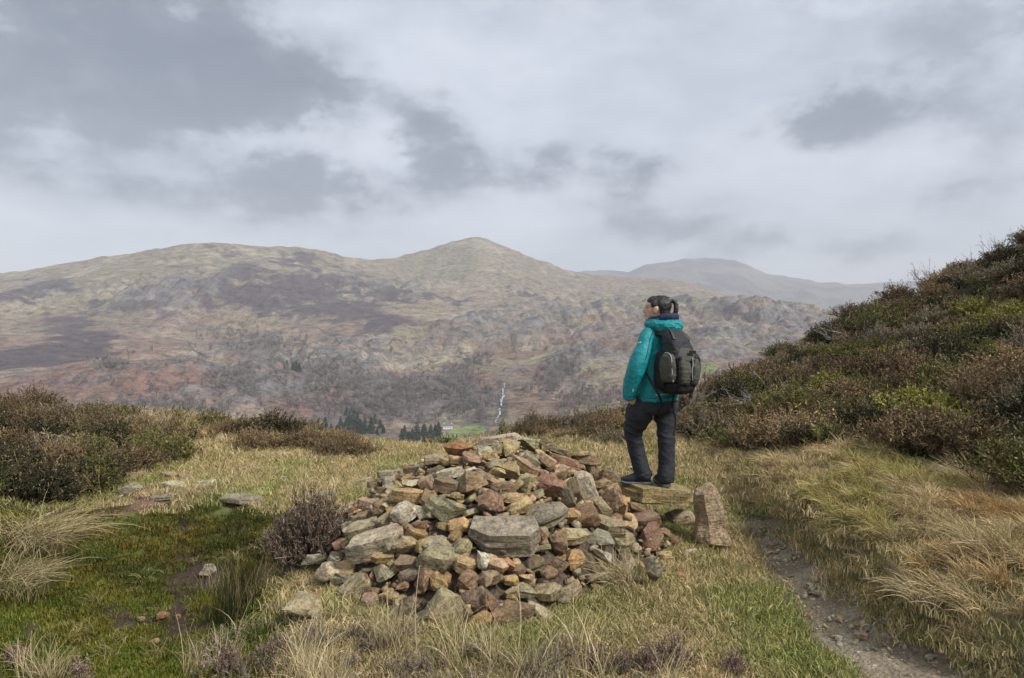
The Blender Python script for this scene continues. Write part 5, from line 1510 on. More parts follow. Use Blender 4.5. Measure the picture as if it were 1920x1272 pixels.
def scatter(name, coll, pts, rot, scl, idx, tint, label):
    """one ground-cover object: clumps of blades instanced on given points"""
    me = bpy.data.meshes.new(name)
    n = len(pts)
    me.vertices.add(n); me.vertices.foreach_set('co', np.asarray(pts, np.float32).ravel())
    for nm, tp, dat in (('rot', 'FLOAT_VECTOR', rot), ('scl', 'FLOAT', scl), ('idx', 'INT', idx), ('tint', 'FLOAT_COLOR', np.concatenate([tint, np.ones((n, 1))], 1))):
        at = me.attributes.new(nm, tp, 'POINT')
        key = {'FLOAT_VECTOR': 'vector', 'FLOAT': 'value', 'INT': 'value', 'FLOAT_COLOR': 'color'}[tp]
        at.data.foreach_set(key, np.asarray(dat, np.int32 if tp == 'INT' else np.float32).ravel())
    o = link(name, me, kind='stuff', label=label)
    g = bpy.data.node_groups.new(name, 'GeometryNodeTree')
    g.interface.new_socket('Geometry', in_out='INPUT', socket_type='NodeSocketGeometry')
    g.interface.new_socket('Geometry', in_out='OUTPUT', socket_type='NodeSocketGeometry')
    N_ = g.nodes.new
    gi, go = N_('NodeGroupInput'), N_('NodeGroupOutput')
    ci = N_('GeometryNodeCollectionInfo'); ci.inputs['Collection'].default_value = coll
    ci.inputs['Separate Children'].default_value = True; ci.inputs['Reset Children'].default_value = True
    ip = N_('GeometryNodeInstanceOnPoints'); ip.inputs['Pick Instance'].default_value = True
    def na(nm, tp):
        q = N_('GeometryNodeInputNamedAttribute'); q.data_type = tp; q.inputs['Name'].default_value = nm
        return q.outputs['Attribute']
    L_ = g.links.new
    L_(gi.outputs[0], ip.inputs['Points']); L_(ci.outputs[0], ip.inputs['Instance'])
    L_(na('idx', 'INT'), ip.inputs['Instance Index']); L_(na('scl', 'FLOAT'), ip.inputs['Scale'])
    e2r = N_('FunctionNodeEulerToRotation'); L_(na('rot', 'FLOAT_VECTOR'), e2r.inputs[0]); L_(e2r.outputs[0], ip.inputs['Rotation'])
    L_(ip.outputs[0], go.inputs[0])
    md = o.modifiers.new('scatter', 'NODES'); md.node_group = g
    return o

def sample_ground(dens, x0, x1, y0, y1, weight, seed, fall=None):
    """random points on the hillside kept with the given weight; dens per square metre, thinning with distance"""
    r = np.random.default_rng(seed)
    n = int(dens * (x1 - x0) * (y1 - y0))
    x = r.uniform(x0, x1, n); y = r.uniform(y0, y1, n)
    keep = np.abs(x) < y * .80 + 1.5
    x, y = x[keep], y[keep]
    for (sx, sy, sr) in LONE:
        far_ = (x - sx) ** 2 + (y - sy) ** 2 > sr * sr
        x, y = x[far_], y[far_]
    if fall is not None:
        k = r.uniform(size=len(x)) < np.clip((fall / np.maximum(y, .1)) ** 1.3, 0, 1)
        x, y = x[k], y[k]
    z = height(x, y)
    Z = ground_zone(x, y, z)
    wgt = weight(x, y, z, Z)
    k = r.uniform(size=len(x)) < wgt
    return x[k], y[k], z[k], {q: v[k] for q, v in Z.items()}
def lay_cover(name, coll, ncol, S_, label, lo, hi, seed, tint_fn=None, yaw=None, tilt=.12, sink=.0, scale_fn=None):
    x, y, z, Z = S_
    r = np.random.default_rng(seed)
    n = len(x)
    rot = np.stack([r.normal(0, tilt, n), r.normal(0, tilt, n), r.uniform(0, 2 * np.pi, n) if yaw is None else yaw(x, y, r)], -1)
    tint = np.ones((n, 3)) if tint_fn is None else tint_fn(x, y, z, Z, r)
    sc = r.uniform(lo, hi, n)
    if scale_fn is not None: sc = sc * scale_fn(x, y)
    return scatter(name, coll, np.stack([x, y, z - sink], -1), rot, sc, r.integers(0, ncol, n), tint, label)

def in_cairn(x, y, grow=1.0):
    return cairn_rho(x, y) < .96 * grow

# ---- short grass of the lawn
def short(bag, k):
    blades(bag, 130, .13, .025, .075, .0042, GREEN[:3] + STRAW[:1] if k % 3 == 0 else STRAW + GREEN[1:2], lean=(.3, 1.2), k=4)
C_short = templates('short_grass', short, 6)
def w_lawn(x, y, z, Z):
    mud_ = bary(Z['u'] + Z['w'] * 60, Z['v'] + Z['w2'] * 40, [(345, 1140, 50, 90, 8, 1.), (290, 1165, 80, 30, 0, .9), (385, 1085, 44, 44, 0, 1.), (340, 985, 16, 70, -6, 1.), (470, 1040, 60, 30, 20, .7)])
    bare = bary(Z['u'], Z['v'] + Z['w'] * 20, [(230, 950, 90, 10, 10, 1.), (290, 935, 60, 9, 6, 1.)])
    return (1 - Z['heather']) * (1 - Z['path']) * (1 - Z['moss']) * (1 - .75 * Z['straw'] * sstep(Z['xr'], 0, .2)) * ~in_cairn(x, y, 1.0) * (1 - sstep(bare, .4, .7))
def lawn_tint(x, y, z, Z, r):
    n_ = fbm(x / .7, y / .7, octaves=4, seed=501)
    dry = sstep(n_, .30, .52) * (1 - .6 * bary(Z['u'], Z['v'], [(1080, 1150, 130, 60, 0, 1.), (1010, 1200, 60, 60, 0, 1.), (1270, 985, 80, 40, 0, 1.), (1300, 1160, 120, 40, 0, .25)]))
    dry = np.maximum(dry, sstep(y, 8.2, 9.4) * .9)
    g_ = np.array([.68, .84, .50]); d_ = np.array([1.12, 1.06, 1.0])
    return (g_[None] * (1 - dry[:, None]) + d_[None] * dry[:, None]) * r.uniform(.85, 1.12, (len(x), 1))
lay_cover('short_grass', C_short, 6, sample_ground(330, -6.5, 4.5, 2.4, 12.5, w_lawn, 21, 5.0), 'short cropped grass, green and straw coloured, round the cairn', .7, 1.35, 22, lawn_tint, scale_fn=lambda x, y: 1 + sstep(y, 5, 11) * .8)

# ---- moss and soft green turf in the hollow
def mossy(bag, k):
    blades(bag, 170, .12, .010, .032, .0050, MOSSY, lean=(.2, 1.3), k=3)
C_moss = templates('moss', mossy, 5)
def w_moss(x, y, z, Z):
    mud_ = bary(Z['u'] + Z['w'] * 60, Z['v'] + Z['w2'] * 40, [(345, 1140, 50, 90, 8, 1.), (290, 1165, 80, 30, 0, .9), (385, 1085, 44, 44, 0, 1.), (340, 985, 16, 70, -6, 1.), (470, 1040, 60, 30, 20, .7)])
    return Z['moss'] * (1 - .95 * sstep(mud_, .40, .80)) * (1 - .5 * sstep(Z['w'] + Z['w2'] * .6, .05, .16)) * ~in_cairn(x, y, .95)
def moss_tint(x, y, z, Z, r):
    n_ = sstep(fbm(x / .5, y / .5, octaves=4, seed=511), .38, .62)[:, None]
    low = sstep(Z['v'], 1060, 1160)[:, None]
    a_ = np.array([.88, .82, .62]); b_ = np.array([.46, .52, .40]); c_ = np.array([.98, 1.16, .70])
    t = a_[None] * (1 - n_) + b_[None] * n_
    m2 = sstep(fbm(x / .16, y / .16, octaves=3, seed=513), .35, .65)[:, None]
    return (t * (1 - low * .7) + c_[None] * low * .7) * (1 + np.array([[.25, -.05, .1]]) * m2) * r.uniform(.7, 1.2, (len(x), 1))
lay_cover('moss', C_moss, 5, sample_ground(420, -5.2, -.6, 3.2, 7.4, w_moss, 31, 5.0), 'soft green moss and turf in the hollow', .7, 1.5, 32, moss_tint)
# longer green and straw wisps in the hollow
def wisps(bag, k):
    blades(bag, 40, .05, .06, .18, .0042, STRAW[3:] + GREEN + [(.20, .17, .07)], tip=STRAW[2:], lean=(.5, 1.3), k=5)
C_wisp = templates('wisp', wisps, 5)
lay_cover('meadow_grass', C_wisp, 5, sample_ground(18, -5.2, -.5, 3.2, 7.6, lambda x, y, z, Z: Z['moss'] * .8 * ~in_cairn(x, y), 33, 5.5), 'loose wisps of grass in the mossy hollow', .5, 1.1, 34, lambda x, y, z, Z, r: np.array([[.62, .66, .5]]) * r.uniform(.6, 1.3, (len(x), 1)))

# ---- long tawny grass on the bank, behind the cairn and on the brow
def long_(bag, k):
    blades(bag, 120, .075, .10, .30, .0046, (TAWNY, STRAW, STRAW + GREEN[:2], TAWNY[2:])[k % 4] + [(.17, .15, .05), (.12, .10, .04)], tip=STRAW if k % 3 else TAWNY, lean=(.35, 1.35), bias=(.55, 0), k=6, curl=1.15)
C_long = templates('long_grass', long_, 8)
def w_long(x, y, z, Z):
    k = np.clip(Z['straw'] * np.where(Z['xr'] > 0, 1, .6), 0, 1)
    cl = sstep(fbm(x / .28, y / .28, octaves=3, seed=527), .34, .52)
    return k * (.25 + .75 * cl) * ~in_cairn(x, y, 1.0) * (1 - Z['path'])
def long_tint(x, y, z, Z, r):
    n_ = fbm(x / .8, y / .8, octaves=3, seed=521)
    g_ = sstep(n_, .62, .74)[:, None]; o_ = sstep(n_, .40, .28)[:, None]
    t = np.ones((len(x), 3)) * (1 - g_) + np.array([.78, .84, .60]) * g_
    t = t * (1 - o_) + np.array([1.0, .84, .70]) * o_
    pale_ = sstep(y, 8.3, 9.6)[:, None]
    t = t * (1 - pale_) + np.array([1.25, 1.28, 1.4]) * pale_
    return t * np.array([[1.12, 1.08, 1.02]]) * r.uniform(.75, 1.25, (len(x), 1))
def comb(x, y, r):
    # the blades lie over towards the path, streaming a little towards the eye
    return np.pi * 1.12 + r.normal(0, .75, len(x)) + (fbm(x / .45, y / .45, octaves=2, seed=531) - .5) * 4.0
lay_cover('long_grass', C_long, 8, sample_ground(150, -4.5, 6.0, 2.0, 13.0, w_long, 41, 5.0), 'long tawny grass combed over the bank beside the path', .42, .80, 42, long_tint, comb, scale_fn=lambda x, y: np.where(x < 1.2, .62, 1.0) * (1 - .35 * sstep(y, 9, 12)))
# sparse longer grass along the path's left lip and among the lawn
lay_cover('lawn_tufts', C_wisp, 5, sample_ground(16, -2.5, 2.4, 2.8, 9.0, lambda x, y, z, Z: (1 - Z['moss']) * (1 - Z['path']) * sstep(Z['w'], -.08, .12) * ~in_cairn(x, y, 1.0), 43, 5.0), 'loose straw wisps growing through the short grass', .45, .95, 44)

# ---- heather
BROWN = [(0.132, 0.092, 0.048), (0.178, 0.125, 0.066), (0.109, 0.078, 0.044), (0.217, 0.152, 0.080)]
def bush(bag, R_, Hh, cols, tips, twig, n_st=150, n_sp=14, up=.6, sp_len=(.03, .075), sp_w=.0075, ragged=.25, tipmix=.35, seed=0):
    """a heather: wiry stems fanning from the root, thick with short side sprigs towards the ends"""
    r = np.random.default_rng(seed)
    nl = 4
    lob = np.stack([r.normal(0, R_ * .38, nl), r.normal(0, R_ * .38, nl)], -1); lob[0] = 0
    lsz = r.uniform(.5, .95, nl); lsz[0] = 1.0
    li = r.choice(nl, n_st, p=lsz ** 2 / (lsz ** 2).sum())
    th_ = r.uniform(0, 2 * np.pi, n_st); q = r.uniform(0, 1, n_st) ** .55
    el_ = np.arccos(np.clip(q * .98, 0, 1))                     # angle above the ground
    k = 5
    t = np.linspace(0, 1, k)
    rad = r.uniform(1 - ragged, 1 + ragged * .5, n_st) * lsz[li]
    ex = np.cos(th_) * np.cos(el_) * R_ * .8 * rad + lob[li, 0]; ey = np.sin(th_) * np.cos(el_) * R_ * .8 * rad + lob[li, 1]
    ez = (np.sin(el_) * .88 + .12) * Hh * rad
    bx_ = np.stack([np.cos(th_), np.sin(th_)], -1) * r.uniform(0, R_ * .25, (n_st, 1)) + lob[li] * .7
    P = np.zeros((n_st, k, 3))
    P[..., 0] = bx_[:, :1] + (ex - bx_[:, 0])[:, None] * t ** 1.1
    P[..., 1] = bx_[:, 1:] + (ey - bx_[:, 1])[:, None] * t ** 1.1
    P[..., 2] = ez[:, None] * t ** .9
    P[:, 1:] += r.normal(0, .02 * R_ / .4, (n_st, k - 1, 3))
    tw = np.array(twig)[r.integers(0, len(twig), n_st)] * r.uniform(.7, 1.25, (n_st, 1))
    bag.ribbons(P, np.linspace(.009, .004, k)[None] * np.ones((n_st, 1)), np.repeat(tw[:, None], k, 1))
    # sprigs
    m = n_st * n_sp
    si = np.repeat(np.arange(n_st), n_sp)
    tt = r.uniform(.38, 1.0, m) ** .8
    f_ = tt * (k - 1); i0 = np.minimum(f_.astype(int), k - 2); fr = (f_ - i0)[:, None]
    B0 = P[si, i0] * (1 - fr) + P[si, i0 + 1] * fr
    ax = P[si, i0 + 1] - P[si, i0]; ax /= np.linalg.norm(ax, axis=1, keepdims=True) + 1e-9
    d = ax * r.uniform(.1, .8, (m, 1)) + r.normal(0, .65, (m, 3)) + np.array([0, 0, up * .6])
    d /= np.linalg.norm(d, axis=1, keepdims=True)
    ln = r.uniform(*sp_len, m)[:, None]
    S3 = np.stack([B0, B0 + d * ln * .55 + r.normal(0, .004, (m, 3)), B0 + d * ln], 1)
    cl = np.array(cols)[r.integers(0, len(cols), m)] * r.uniform(.7, 1.3, (m, 1))
    tp = np.array(tips)[r.integers(0, len(tips), m)] * r.uniform(.75, 1.2, (m, 1))
    on = (r.uniform(size=(m, 1)) < tipmix)
    ct = np.where(on, tp, cl)
    CC = np.stack([cl, cl * .6 + ct * .4, ct], 1)
    bag.ribbons(S3, sp_w * np.stack([.6 * np.ones(m), np.ones(m), .55 * np.ones(m)], 1) * r.uniform(.7, 1.3, (m, 1)), CC)
    return S3[:, 2], ez

def deadwood(bag, R_, Hh, n_st, cols, seed, flat=.5, lean=(0, 0)):
    """bare bleached branches forking outwards"""
    r = np.random.default_rng(seed)
    th_ = r.uniform(0, 2 * np.pi, n_st)
    for gen in range(3):
        n_ = n_st * (1, 3, 6)[gen]
        t = np.linspace(0, 1, 5)
        if gen == 0:
            st = np.zeros((n_, 3)); dr = np.stack([np.cos(th_), np.sin(th_), r.uniform(.2, 1.0, n_) * flat * 2], -1) + np.array([*lean, 0]) ; ln = R_ * r.uniform(.55, .9, n_)
        else:
            pi_ = np.repeat(np.arange(len(P)), n_ // len(P))
            at = r.uniform(.35, .95, n_); f_ = at * 4; i0 = np.minimum(f_.astype(int), 3); fr = (f_ - i0)[:, None]
            st = P[pi_, i0] * (1 - fr) + P[pi_, i0 + 1] * fr
            dr = D_[pi_] + r.normal(0, .45, (n_, 3)) + np.array([0, 0, .15]); ln = ln0[pi_] * r.uniform(.35, .65, n_)
        dr = dr / np.linalg.norm(dr, axis=1, keepdims=True)
        P = st[:, None] + dr[:, None] * (t[None, :, None] * ln[:, None, None]) + np.cumsum(r.normal(0, .012, (n_, 5, 3)), 1) * (t[None, :, None] > 0)
        P[..., 2] = np.maximum(P[..., 2], .01)
        c_ = np.array(cols)[r.integers(0, len(cols), n_)] * r.uniform(.75, 1.2, (n_, 1))
        bag.ribbons(P, np.linspace(1, .5, 5)[None] * (.014, .009, .006)[gen] * np.ones((n_, 1)), np.repeat(c_[:, None], 5, 1))
        D_, ln0 = dr, ln

GREY = [(.24, .21, .19), (.30, .27, .245), (.18, .155, .14)]
KIND = {
    'brown': dict(cols=BROWN, tips=[(0.310, 0.217, 0.117), (0.264, 0.185, 0.099)], twig=[(0.155, 0.116, 0.074), (0.248, 0.202, 0.137)]),
    'russet': dict(cols=[(0.202, 0.141, 0.076), (0.256, 0.179, 0.096), (0.155, 0.108, 0.058)], tips=[(0.434, 0.304, 0.163), (0.527, 0.369, 0.198)], twig=[(0.217, 0.155, 0.093)]),
    'greybrown': dict(cols=[(0.155, 0.121, 0.077), (0.217, 0.174, 0.111), (0.116, 0.093, 0.062)], tips=[(0.419, 0.349, 0.236), (0.341, 0.279, 0.186)], twig=[(0.341, 0.295, 0.205), (0.434, 0.388, 0.273)]),
    'green': dict(cols=[(0.096, 0.109, 0.027), (0.132, 0.136, 0.034), (0.078, 0.081, 0.027), (0.155, 0.121, 0.058)], tips=[(0.419, 0.326, 0.158), (0.202, 0.217, 0.050)], twig=[(0.155, 0.124, 0.074)]),
    'dark': dict(cols=[(.045, .042, .022), (.062, .052, .028), (.038, .042, .018)], tips=[(.42, .34, .20), (.30, .24, .13)], twig=[(.09, .07, .05)], tipmix=.16),
}
BUSH = {}
for kk, (kn, kd) in enumerate(KIND.items()):
    BUSH[kn] = []
    for j in range(4):
        bag = Bag()
        bush(bag, .46, (.40, .50, .34, .44)[j], n_st=230, n_sp=24, sp_len=(.014, .042), sp_w=.0080, ragged=.22, seed=600 + kk * 10 + j, **kd)
        BUSH[kn].append(bag.mesh('heather', TWIG))
BILB = []
for j in range(3):
    bag = Bag()
    bush(bag, .48, .26, [(.27, .28, .05), (.33, .315, .07), (.20, .22, .045), (.30, .23, .08)], [(.42, .39, .11)], [(.16, .13, .07)], n_st=200, n_sp=22, sp_len=(.014, .036), sp_w=.010, up=.9, seed=680 + j)
    BILB.append(bag.mesh('bilberry', TWIG))
DEAD = []
for j in range(3):
    bag = Bag(); deadwood(bag, .55, .4, 16, GREY, 690 + j, .45)
    DEAD.append(bag.mesh('dead_heather', TWIG))

def plant(name, me, x, y, s=1.0, label=None, cat='bush', group=None, rz=None, seed=0, zs=1.0, sink=.03, col=None):
    r = np.random.default_rng(seed + 31)
    o = link(name, me, label=label, cat=cat, group=group)
    o.location = (x, y, float(height(np.array([x]), np.array([y]))[0]) - sink)
    o.rotation_euler = (r.normal(0, .06), r.normal(0, .06), r.uniform(0, 6.28) if rz is None else rz)
    o.scale = (s * r.uniform(.88, 1.15), s * r.uniform(.88, 1.15), s * zs * r.uniform(.9, 1.15))
    return o
# ------------------------------------------------------------------ the right-hand slope, bush by bush
WORDS = {'brown': 'dark brown', 'russet': 'russet brown', 'greybrown': 'grey-brown twiggy', 'green': 'olive green', 'dark': 'blackish green'}
def slope_kind(u, v, n_, r):
    q = r.uniform()
    if v < 640 and u > 1500: return 'brown' if q < .36 else ('greybrown' if q < .50 else ('dark' if q < .76 else ('green' if q < .92 else 'russet')))
    if u < 1480: return 'russet' if q < .42 else ('greybrown' if q < .56 else ('brown' if q < .74 else ('green' if q < .88 else 'dark')))
    if n_ > .52: return 'dark' if q < .34 else ('green' if q < .82 else 'brown')
    return 'greybrown' if q < .24 else ('brown' if q < .50 else ('green' if q < .76 else ('russet' if q < .88 else 'dark')))
r = np.random.default_rng(77)
placed = []
xs_ = r.uniform(1.6, 14.2, 9000); ys_ = r.uniform(3.2, 17.2, 9000)
ok_ = xs_ < ys_ * .80 + .4
xs_, ys_ = xs_[ok_], ys_[ok_]
zs_ = height(xs_, ys_)
hw_ = ground_zone(xs_, ys_, zs_)['heather']
for x, y, z, hk in zip(xs_, ys_, zs_, hw_):
    if hk < .55 or len(placed) >= 262: continue
    rad = .30 + .022 * y
    if any((x - a_) ** 2 + (y - b_) ** 2 < rad ** 2 for a_, b_, *_ in placed): continue
    placed.append((x, y, z))
def PLACE(u, v):
    up_ = ('at the slope foot' if v > 900 else 'low on the slope' if v > 820 else 'below mid-slope' if v > 740 else 'above mid-slope' if v > 660 else 'high on the slope' if v > 560 else 'by the skyline')
    ac = ('just right of the hiker' if u < 1410 else 'above the upright boulder' if u < 1510 else 'above the path top' if u < 1630 else 'above the tawny bank' if u < 1770 else 'by the picture edge')
    return up_ + ', ' + ac
SIZE = lambda s: 'small ' if s < .98 else 'big ' if s > 1.3 else ''
for k, (x, y, z) in enumerate(placed):
    u, v = to_uv(x, y, z + .2)
    n_ = float(fbm(np.array([x / 2.2]), np.array([y / 2.2]), octaves=2, seed=551)[0])
    kn = slope_kind(u, v, n_, r)
    bil = bary(np.array([u]), np.array([v]), [(1860, 590, 70, 24, 10, 1.), (1750, 760, 150, 26, -6, 1.), (1540, 888, 60, 22, 0, .9), (1900, 640, 40, 30, 0, .9), (1580, 700, 60, 24, 0, .8), (1700, 640, 60, 20, 0, .6), (1660, 860, 70, 22, 0, .7), (1850, 820, 60, 22, 0, .7), (1480, 800, 40, 18, 0, .6)])[0]
    s = r.uniform(.65, 1.45) * (1 + .010 * y)
    if bil * r.uniform(.6, 1.25) > .38:
        plant('bilberry_bush', BILB[k % 3], x, y, s * 1.05, SIZE(s) + 'yellow-green bilberry cushion ' + PLACE(u, v), 'bush', 'bilberry cushions on the right-hand slope', seed=k)
    elif kn == 'greybrown' and r.uniform() < .30:
        plant('dead_heather', DEAD[k % 3], x, y, s, 'bleached dead heather ' + PLACE(u, v), 'dead bush', 'dead heathers on the right-hand slope', seed=k)
    else:
        plant('heather_bush', BUSH[kn][k % 4], x, y, s, SIZE(s) + WORDS[kn] + ' heather ' + PLACE(u, v), 'bush', 'heather bushes on the right-hand slope', seed=k, zs=.86)
# undergrowth that closes the gaps
def under(bag, k):
    kn = ('brown', 'greybrown', 'green', 'dark', 'russet', 'brown')[k % 6]
    kd = KIND[kn]
    bush(bag, .24, .20, n_st=46, n_sp=11, seed=720 + k, ragged=.5, **kd)
    blades(bag, 14, .2, .1, .28, .0045, STRAW[3:], lean=(.3, 1.0))
C_under = templates('undergrowth', under, 6, TWIG)
lay_cover('undergrowth', C_under, 6, sample_ground(7.5, -12, 15, 3.0, 18.0, lambda x, y, z, Z: Z['heather'] * (~in_cairn(x, y, 1.05)), 51), 'low heather and dead stems closing the gaps between the bushes', .8, 1.5, 52, lambda x, y, z, Z, r: r.uniform(.75, 1.2, (len(x), 1)) * np.ones((1, 3)), tilt=.2, sink=.02)
lay_cover('straw_clumps', C_long, 8, sample_ground(9, 1.5, 12, 3.0, 15.5, lambda x, y, z, Z: Z['heather'] * (x > 1.8) * sstep(fbm(x / .9, y / .9, octaves=3, seed=57), .52, .62), 58), 'straw grass growing up between the heathers', .6, 1.1, 59, long_tint)
# twigs that stand up against the sky on the ridge
for k, (u, v, h_) in enumerate(((1690, 545, .9), (1745, 505, 1.3), (1775, 500, 1.1), (1840, 462, .9), (1880, 440, 1.3), (1905, 430, 1.1), (1625, 570, .7), (1560, 600, .6))):
    P = hit(u, v + 14, 8)
    plant('dead_heather', DEAD[k % 3], P[0], P[1] + .2, .75 * h_, 'bare dead heather twigs standing against the sky on the slope\'s skyline', 'dead bush', 'bare twigs along the skyline', seed=900 + k, zs=1.7)
P = hit(1420, 778, 6)
bag = Bag(); deadwood(bag, .85, .3, 26, [(.36, .32, .29), (.44, .40, .37)], 801, .16, (-.9, -.2))
plant('fallen_heather', bag.mesh('fallen_heather', TWIG), P[0] + .35, P[1], .95, 'pale bleached spray of dead branches fallen right of the hiker', 'dead bush', rz=0, zs=.9)

# ------------------------------------------------------------------ heathers on the left mound, the brow and round the cairn
HL = 'heather bushes on the left-hand mound'
def by_pix(u, v, kn, s, label, group, seed, name='heather_bush', lo=5.0, zs=1.0, me=None):
    P = hit(u, v, lo)
    return plant(name, me or BUSH[kn][seed % 4], P[0], P[1], s, label, 'bush', group, seed=seed, zs=zs)
spots = [(20, 930, 'dark'), (75, 945, 'dark'), (130, 925, 'dark'), (185, 915, 'green'), (235, 885, 'brown'), (285, 868, 'green'), (45, 890, 'dark'), (105, 885, 'brown'), (165, 872, 'green'), (215, 850, 'dark'), (20, 850, 'brown'), (75, 842, 'dark'),
         (130, 838, 'green'), (185, 832, 'brown'), (240, 838, 'green'), (60, 812, 'brown'), (120, 806, 'greybrown'), (180, 806, 'green'), (5, 812, 'dark'), (300, 842, 'brown'), (-30, 880, 'dark'), (-40, 920, 'dark'), (-50, 840, 'green')]
for k, (u, v, kn) in enumerate(spots):
    by_pix(u, v, kn, 1.02, {'brown': 'brown heather bush on the left mound', 'dark': 'dark seed-tipped heather bush low on the left mound', 'green': 'green heather bush with pale seed heads on the left mound', 'greybrown': 'grey-brown heather at the top of the left mound'}[kn], HL, 300 + k, zs=.95)['label'] = ({'brown': 'brown heather', 'dark': 'dark seed-tipped heather', 'green': 'green heather with pale seed heads', 'greybrown': 'grey-brown heather'}[kn] + ' on the left mound, ' + ('lowest row' if v > 905 else 'second row' if v > 860 else 'third row' if v > 825 else 'top row') + (' at the picture edge' if u < 60 else ' towards the red earth' if u > 170 else ' midway along'))
spots = [(12, 778, 'brown', 1.25), (62, 784, 'brown', 1.2), (-25, 775, 'brown', 1.3), (15, 800, 'brown', 1.0), (55, 806, 'brown', .95), (95, 806, 'brown', .85), (-30, 795, 'brown', 1.0), (155, 805, 'brown', .6), (135, 800, 'greybrown', .7), (30, 790, 'brown', .9), (80, 798, 'brown', .8), (190, 800, 'russet', .55), (235, 802, 'green', .5), (275, 805, 'russet', .5)]
for k, (u, v, kn, s) in enumerate(spots):
    by_pix(u, v, kn, s, {'brown': 'tall brown heather on the crown of the left mound', 'greybrown': 'grey-brown twiggy heather behind the left mound', 'russet': 'small russet heather beside the pale brow grass', 'green': 'small olive heather beside the pale brow grass'}[kn], 'heather bushes along the left skyline', 330 + k)
spots = [(470, 822, 'dark', 1.0), (510, 815, 'dark', 1.05), (545, 822, 'dark', .95), (485, 845, 'russet', .8), (530, 848, 'russet', .8), (590, 850, 'brown', .95), (625, 855, 'brown', .95), (655, 862, 'brown', .8), (690, 858, 'russet', .62), (722, 855, 'brown', .30), (400, 812, 'green', .9), (425, 820, 'russet', .7), (575, 835, 'brown', .8)]
for k, (u, v, kn, s) in enumerate(spots):
    by_pix(u, v, kn, s, {'dark': 'blackish heather in the clump above the straw grass', 'russet': 'russet heather in the clump above the straw grass', 'brown': 'brown heather in the clump above the straw grass', 'green': 'pale green tufty bush left of the heather clump', 'greybrown': 'thin grey-brown heather at the brow left of the clump'}[kn],
           'heather clump on the brow left of the cairn', 350 + k, lo=7)
spots = [(890, 818, 'brown', .8), (925, 812, 'brown', .9), (960, 806, 'brown', .9), (1000, 800, 'greybrown', .8), (1040, 800, 'brown', .9), (1080, 800, 'greybrown', .9), (1120, 802, 'brown', .9), (1160, 805, 'russet', .8), (1060, 815, 'russet', .7), (1140, 822, 'greybrown', .7), (1100, 812, 'brown', .7), (980, 815, 'brown', .7), (1015, 812, 'russet', .7)]
for k, (u, v, kn, s) in enumerate(spots):
    by_pix(u, v + 12, kn, s, {'brown': 'brown heather bush on the brow behind the cairn', 'russet': 'russet heather on the brow behind the cairn', 'greybrown': 'thin grey-brown heather on the brow behind the cairn'}[kn], 'heather bushes on the brow behind the cairn', 370 + k, lo=9.5)
def pale_tint(x, y, z, Z, r):
    q = r.uniform(size=(len(x), 1))
    return np.where(q < .6, np.array([[1.15, 1.15, 1.2]]), np.array([[.85, .68, .62]])) * r.uniform(.75, 1.2, (len(x), 1))
lay_cover('brow_grass', C_long, 8, sample_ground(26, -10.5, -3.2, 8.2, 13.2, lambda x, y, z, Z: sstep(Z['v'], 838, 815) * sstep(Z['u'], 450, 380), 53), 'pale dead grass on the crown of the left mound', .6, 1.25, 54, pale_tint)
for k, (u, v, kn, s) in enumerate(((1290, 815, 'russet', 1.15), (1330, 818, 'brown', 1.1), (1365, 800, 'russet', 1.1), (1300, 785, 'russet', 1.1), (1345, 775, 'russet', 1.0))):
    by_pix(u, v, kn, s, 'rounded russet-brown heather right of the hiker\'s knees', 'heathers beside the hiker', 390 + k, lo=7)
P = hit(1128, 790, 9)
bag = Bag(); blades(bag, 60, .12, .15, .34, .016, [(.20, .24, .11), (.26, .30, .16)], lean=(.2, .7), k=4)
plant('green_shrub', bag.mesh('green_shrub', BLADE), P[0], P[1], 1.1, 'small pale green leafy shrub on the brow left of the hiker', 'bush')
# the big dark heather at the cairn's left shoulder
bag = Bag()
bush(bag, .30, .36, [(.12, .082, .056), (.155, .105, .07), (.09, .064, .046)], [(.34, .27, .21), (.27, .18, .13)], [(.19, .155, .12), (.28, .235, .19)], n_st=420, n_sp=30, sp_len=(.010, .030), sp_w=.0046, ragged=.3, seed=811, up=.8, tipmix=.4)
me = bag.mesh('heather_bush', TWIG)
BIGL = 'dense purple-brown heather bush leaning on the left side of the cairn'
P = hit(575, 1068, 3)
o = plant('heather_bush', me, P[0] + .02, P[1] + .10, 1.15, BIGL, 'bush', rz=.4, zs=1.25)
P = hit(520, 1035, 3)
plant('heather_bush', BUSH['greybrown'][1], P[0], P[1], .55, 'smaller twiggy heather growing left of the dense purple-brown one', 'bush', seed=812)

# ------------------------------------------------------------------ tussocks and rushes that stand out
def tussock(n, spread, h0, h1, cols, tip, lean, bias, seed, width=.0042):
    bag = Bag(); blades(bag, n, spread, h0, h1, width, cols, tip=tip, lean=lean, bias=bias, k=7, rr=np.random.default_rng(seed))
    return bag.mesh('grass_tussock', BLADE)
TG = 'grass_tussock'
P = hit(1165, 1098, 3); plant(TG, tussock(420, .13, .14, .34, STRAW + GREEN[:2], STRAW, (.4, 1.2), (-.55, -.3), 821), P[0], P[1], 1.0, 'shaggy straw tussock at the right foot of the cairn', 'grass tussock', rz=0)
P = hit(60, 1030, 3.5); plant(TG, tussock(700, .24, .28, .60, [(.36, .28, .12), (.42, .34, .17), (.26, .22, .08)], STRAW, (.7, 1.4), (.7, -.25), 822), P[0], P[1] - .02, 1.0, 'big drooping straw tussock hanging over the left edge of the hollow', 'grass tussock', rz=0)
